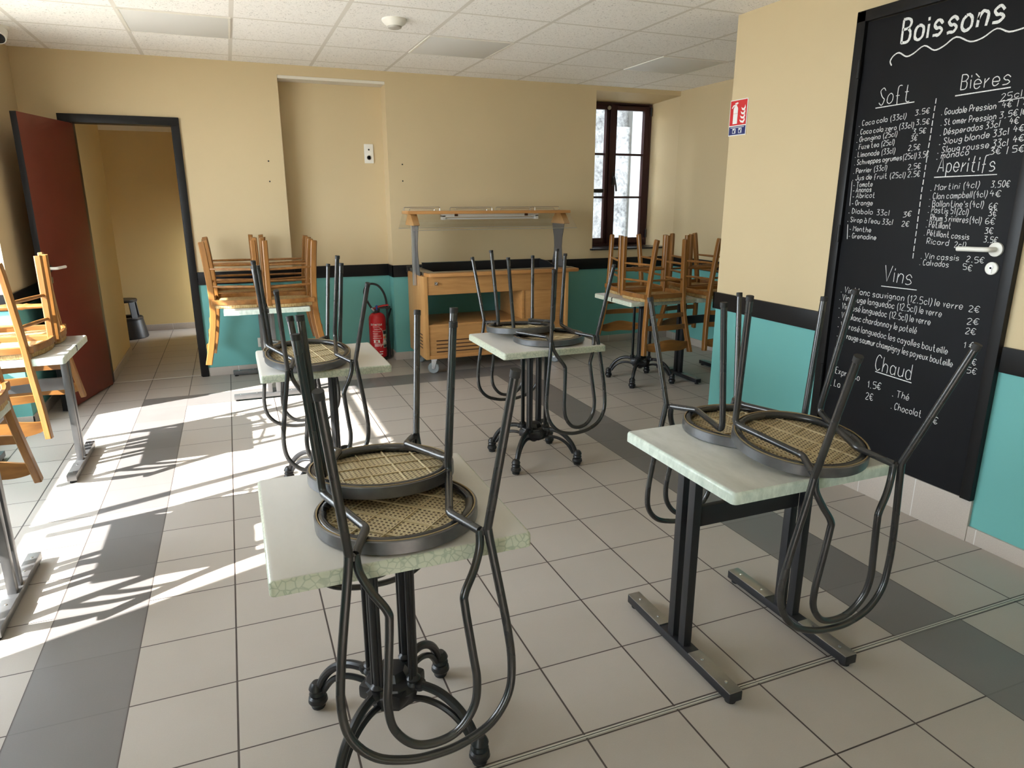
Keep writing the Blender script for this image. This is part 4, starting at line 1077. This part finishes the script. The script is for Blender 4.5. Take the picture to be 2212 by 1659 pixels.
for x_, y_, rz_ in ((2.030, 4.025, 62), (3.235, 4.025, 40), (2.035, 4.50, 20), (3.235, 4.50, 75)):
    turn = Matrix.Translation((x_-OX, y_-OY, 0)) @ Matrix.Rotation(math.radians(rz_), 4, 'Z')
    b = MB(); b.lathe([(0.022, -0.0135), (0.046, -0.0135), (0.051, -0.009), (0.052, 0), (0.051, 0.009), (0.046, 0.0135), (0.022, 0.0135)], 28, (0, 0.012, 0.052), 'x', closed=False); b.lathe([(0.0, -0.009), (0.023, -0.009), (0.023, 0.009), (0.0, 0.009)], 20, (0, 0.012, 0.052), 'x')
    w_ = b.move(turn).build('castor', 'grey_wheel', t)
    b = MB()
    for s in (-1, 1): b.poly_prism([(-0.022, 0.128), (0.026, 0.128), (0.024, 0.045), (0.0, 0.045)], 'x', s*0.019-0.0015, s*0.019+0.0015)
    b.box(-0.021, 0.021, -0.024, 0.030, 0.124, 0.139); b.lathe([(0.0, -0.024), (0.008, -0.024), (0.008, 0.024), (0, 0.024)], 10, (0, 0.012, 0.052), 'x')
    b.move(turn).build('castor_fork', 'stainless', w_)

# ------------------------------------------------------------------ fire extinguisher in the niche corner
EX, EY, ER = 1.668, 4.752, 0.081
t = thing('fire_extinguisher', 'red fire extinguisher with looped black hose standing in the wall niche', 'fire extinguisher', (EX, EY, 0))
MB().lathe([(0.0, 0.0), (ER-0.004, 0.0), (ER, 0.006), (ER, 0.030), (ER-0.006, 0.034), (0, 0.034)], 36).build('base_ring', 'rubber', t)
MB().lathe([(0.0, 0.032), (0.070, 0.032), (ER-0.001, 0.044), (ER, 0.055), (ER, 0.405), (ER-0.004, 0.425), (0.066, 0.448), (0.045, 0.462), (0.030, 0.467), (0.0, 0.468)], 40).build('cylinder', 'ext_red', t)
b = MB(); b.lathe([(0.030, 0.462), (0.030, 0.476), (0.022, 0.480), (0.018, 0.505), (0.014, 0.512), (0, 0.513)], 20); b.box(-0.022, 0.03, -0.016, 0.016, 0.482, 0.505, 0.003); b.lathe([(0.0, -0.034), (0.014, -0.034), (0.016, -0.02), (0.014, 0.0)], 14, (-0.012, 0, 0.478), 'y'); b.build('valve', 'black_plastic', t)
b = MB(); b.tube([(-0.03, 0, 0.506), (0.02, 0, 0.522), (0.075, 0, 0.532), (0.115, 0, 0.533)], [0.9, 1, 1, 1], flat=(0.014, 0.026, (0, 0, 1))); b.build('lever', 'lever_red', t)
b = MB(); b.tube([(0.02, 0, 0.508), (0.075, 0, 0.512), (0.118, 0, 0.500), (0.124, 0, 0.520)], [0.8, 1, 1, 1], flat=(0.020, 0.026, (0, 0, 1))); b.build('carrying_handle', 'black_plastic', t)
b = MB(); b.lathe([(0.0, -0.022), (0.009, -0.022), (0.009, 0.022), (0, 0.022)], 12, (-0.002, 0, 0.520), 'y'); b.box(-0.010, 0.006, -0.024, -0.018, 0.490, 0.540, 0.003); b.build('safety_pin', 'blue_tag', t)
b = MB(); b.tube(smooth_path([(-0.030, -0.005, 0.490), (-0.062, -0.005, 0.535), (-0.098, -0.003, 0.610), (-0.108, 0, 0.670), (-0.085, 0.003, 0.722), (-0.035, 0.004, 0.742), (0.025, 0.004, 0.722), (0.070, 0.004, 0.665), (0.094, 0.004, 0.590), (0.102, 0.004, 0.500), (0.104, 0.004, 0.40), (0.104, 0.004, 0.25), (0.102, 0.004, 0.12)], 5), 0.0105, 12); hs = b.build('hose', 'rubber', t)
b = MB(); b.tube([(-0.028, -0.005, 0.487), (-0.050, -0.005, 0.517)], 0.0135, 12); b.build('hose_ferrule', 'stainless', hs)
b = MB(); b.lathe([(0.011, 0.19), (0.015, 0.17), (0.017, 0.05), (0.022, 0.022), (0.0, 0.022)], 14, (0.104, 0.004, 0)); b.build('nozzle', 'black_plastic', hs)
b = MB(); b.tube([(0.100, 0.02, 0.33), (0.112, 0.03, 0.39), (0.150, 0.055, 0.49)], 0.009, 10); b.build('stand_arm', 'black_plastic', t)
TH0 = math.atan2(-1.78648-EY, 0.43813-EX)
def wrap(s, z, r=ER+0.0006): a = TH0 + s/ER; return Vector((r*math.cos(a), r*math.sin(a), z))
def wrap_rect(b, s0, s1, z0, z1, r=ER+0.0006, n=8):
    for i in range(n):
        a, c = s0+(s1-s0)*i/n, s0+(s1-s0)*(i+1)/n
        q = [[b.b.verts.new(wrap(u, z, rr)) for u, z in ((a, z0), (c, z0), (c, z1), (a, z1))] for rr in (r-0.0008, r)]
        b.b.faces.new(q[1]); b.b.faces.new(q[0][::-1])
        for k in range(4): b.b.faces.new((q[0][k], q[0][(k+1) % 4], q[1][(k+1) % 4], q[1][k]))
GL.update({'X': '19 52|59 12', 'I': '29 22', 'N': '12 19 52 59', 'U': '19 13 22 42 53 59'})
b = MB()
def wrap_text(b, text, s0, z0, k, w_):
    x = s0
    for ch in text:
        mx = 2
        for st in GL.get(ch, '').split('|'):
            p = [(int(q[0]), int(q[1])) for q in st.split()]
            if p: mx = max(mx, max(q[0] for q in p))
            for (ax, ay), (cx_, cy_) in zip(p, p[1:]):
                A = wrap(x+ax*k, z0+(ay-2)*k*1.1); C = wrap(x+cx_*k, z0+(cy_-2)*k*1.1)
                b.tube([A, C], w_, 5)
        x += (mx+1.3)*k
wrap_text(b, 'EXTINCTEUR', -0.066, 0.352, 0.0020, 0.0016)
for i, (s0, s1) in enumerate(((-0.045, 0.02), (-0.03, 0.045), (-0.05, 0.03), (-0.05, 0.0), (-0.05, 0.028), (-0.052, 0.036), (-0.05, 0.01), (-0.045, 0.02), (-0.02, 0.05))):
    wrap_rect(b, s0, s1, 0.337-i*0.022, 0.3395-i*0.022)
for z_ in (0.150, 0.160, 0.170): wrap_rect(b, -0.035, 0.03, z_, z_+0.003)
wrap_rect(b, -0.040, -0.027, 0.188, 0.212); wrap_rect(b, 0.000, 0.016, 0.188, 0.212)
wrap_rect(b, 0.010, 0.045, 0.092, 0.100); wrap_rect(b, 0.012, 0.040, 0.068, 0.078)
b.tube([wrap(0.002+0.055*math.cos(a), 0.235+0.100*math.sin(a)) for a in [(-1.2+2.5*i/24) for i in range(25)]], 0.0014, 5)
o = b.build('white_print', 'sign_white', t)
b = MB(); wrap_rect(b, 0.052, 0.105, 0.130, 0.300, ER+0.0008); lb_ = b.build('label', 'label_grey', t)
def wrap_disc(s0, z0, rad, mat):
    b = MB(); c_ = [wrap(s0+rad*math.cos(a), z0+rad*math.sin(a), ER+0.0014) for a in [2*PI*i/20 for i in range(20)]]
    b.b.faces.new([b.b.verts.new(p) for p in c_]); return b.build('pictogram', mat, lb_)
wrap_disc(0.066, 0.232, 0.013, 'orange_dot'); wrap_disc(0.095, 0.234, 0.011, 'green_dot'); wrap_disc(0.070, 0.190, 0.014, 'sign_white'); wrap_disc(0.097, 0.198, 0.009, 'blue_tag')
b = MB(); wrap_rect(b, 0.055, 0.102, 0.262, 0.294, ER+0.0012); wrap_rect(b, 0.056, 0.102, 0.135, 0.160, ER+0.0012); b.build('dark_print', 'column_dark', lb_)

# ------------------------------------------------------------------ step stool in the hall
t = thing('step_stool', 'round black step stool in the hall behind the doorway', 'step stool', (-0.755, 6.93, 0))
MB().lathe([(0.205, 0.0), (0.212, 0.008), (0.208, 0.03), (0.178, 0.205), (0.165, 0.205), (0.195, 0.03), (0.198, 0.0)], 40, closed=True).build('base', 'black_plastic', t)
MB().lathe([(0.178, 0.205), (0.180, 0.225), (0.172, 0.235), (0.10, 0.235), (0.10, 0.205)], 40, closed=True).build('step_ring', 'black_plastic', t)
for k in range(4):
    a = PI/4 + k*PI/2
    b = MB(); b.tube([(0.150*math.cos(a), 0.150*math.sin(a), 0.225), (0.128*math.cos(a), 0.128*math.sin(a), 0.415)], None, flat=(0.012, 0.075, (math.cos(a), math.sin(a), 0))); b.build('leg', 'black_plastic', t)
MB().lathe([(0.138, 0.405), (0.142, 0.425), (0.135, 0.434), (0.0, 0.434), (0.0, 0.420), (0.12, 0.405)], 40).build('top_step', 'black_plastic', t)
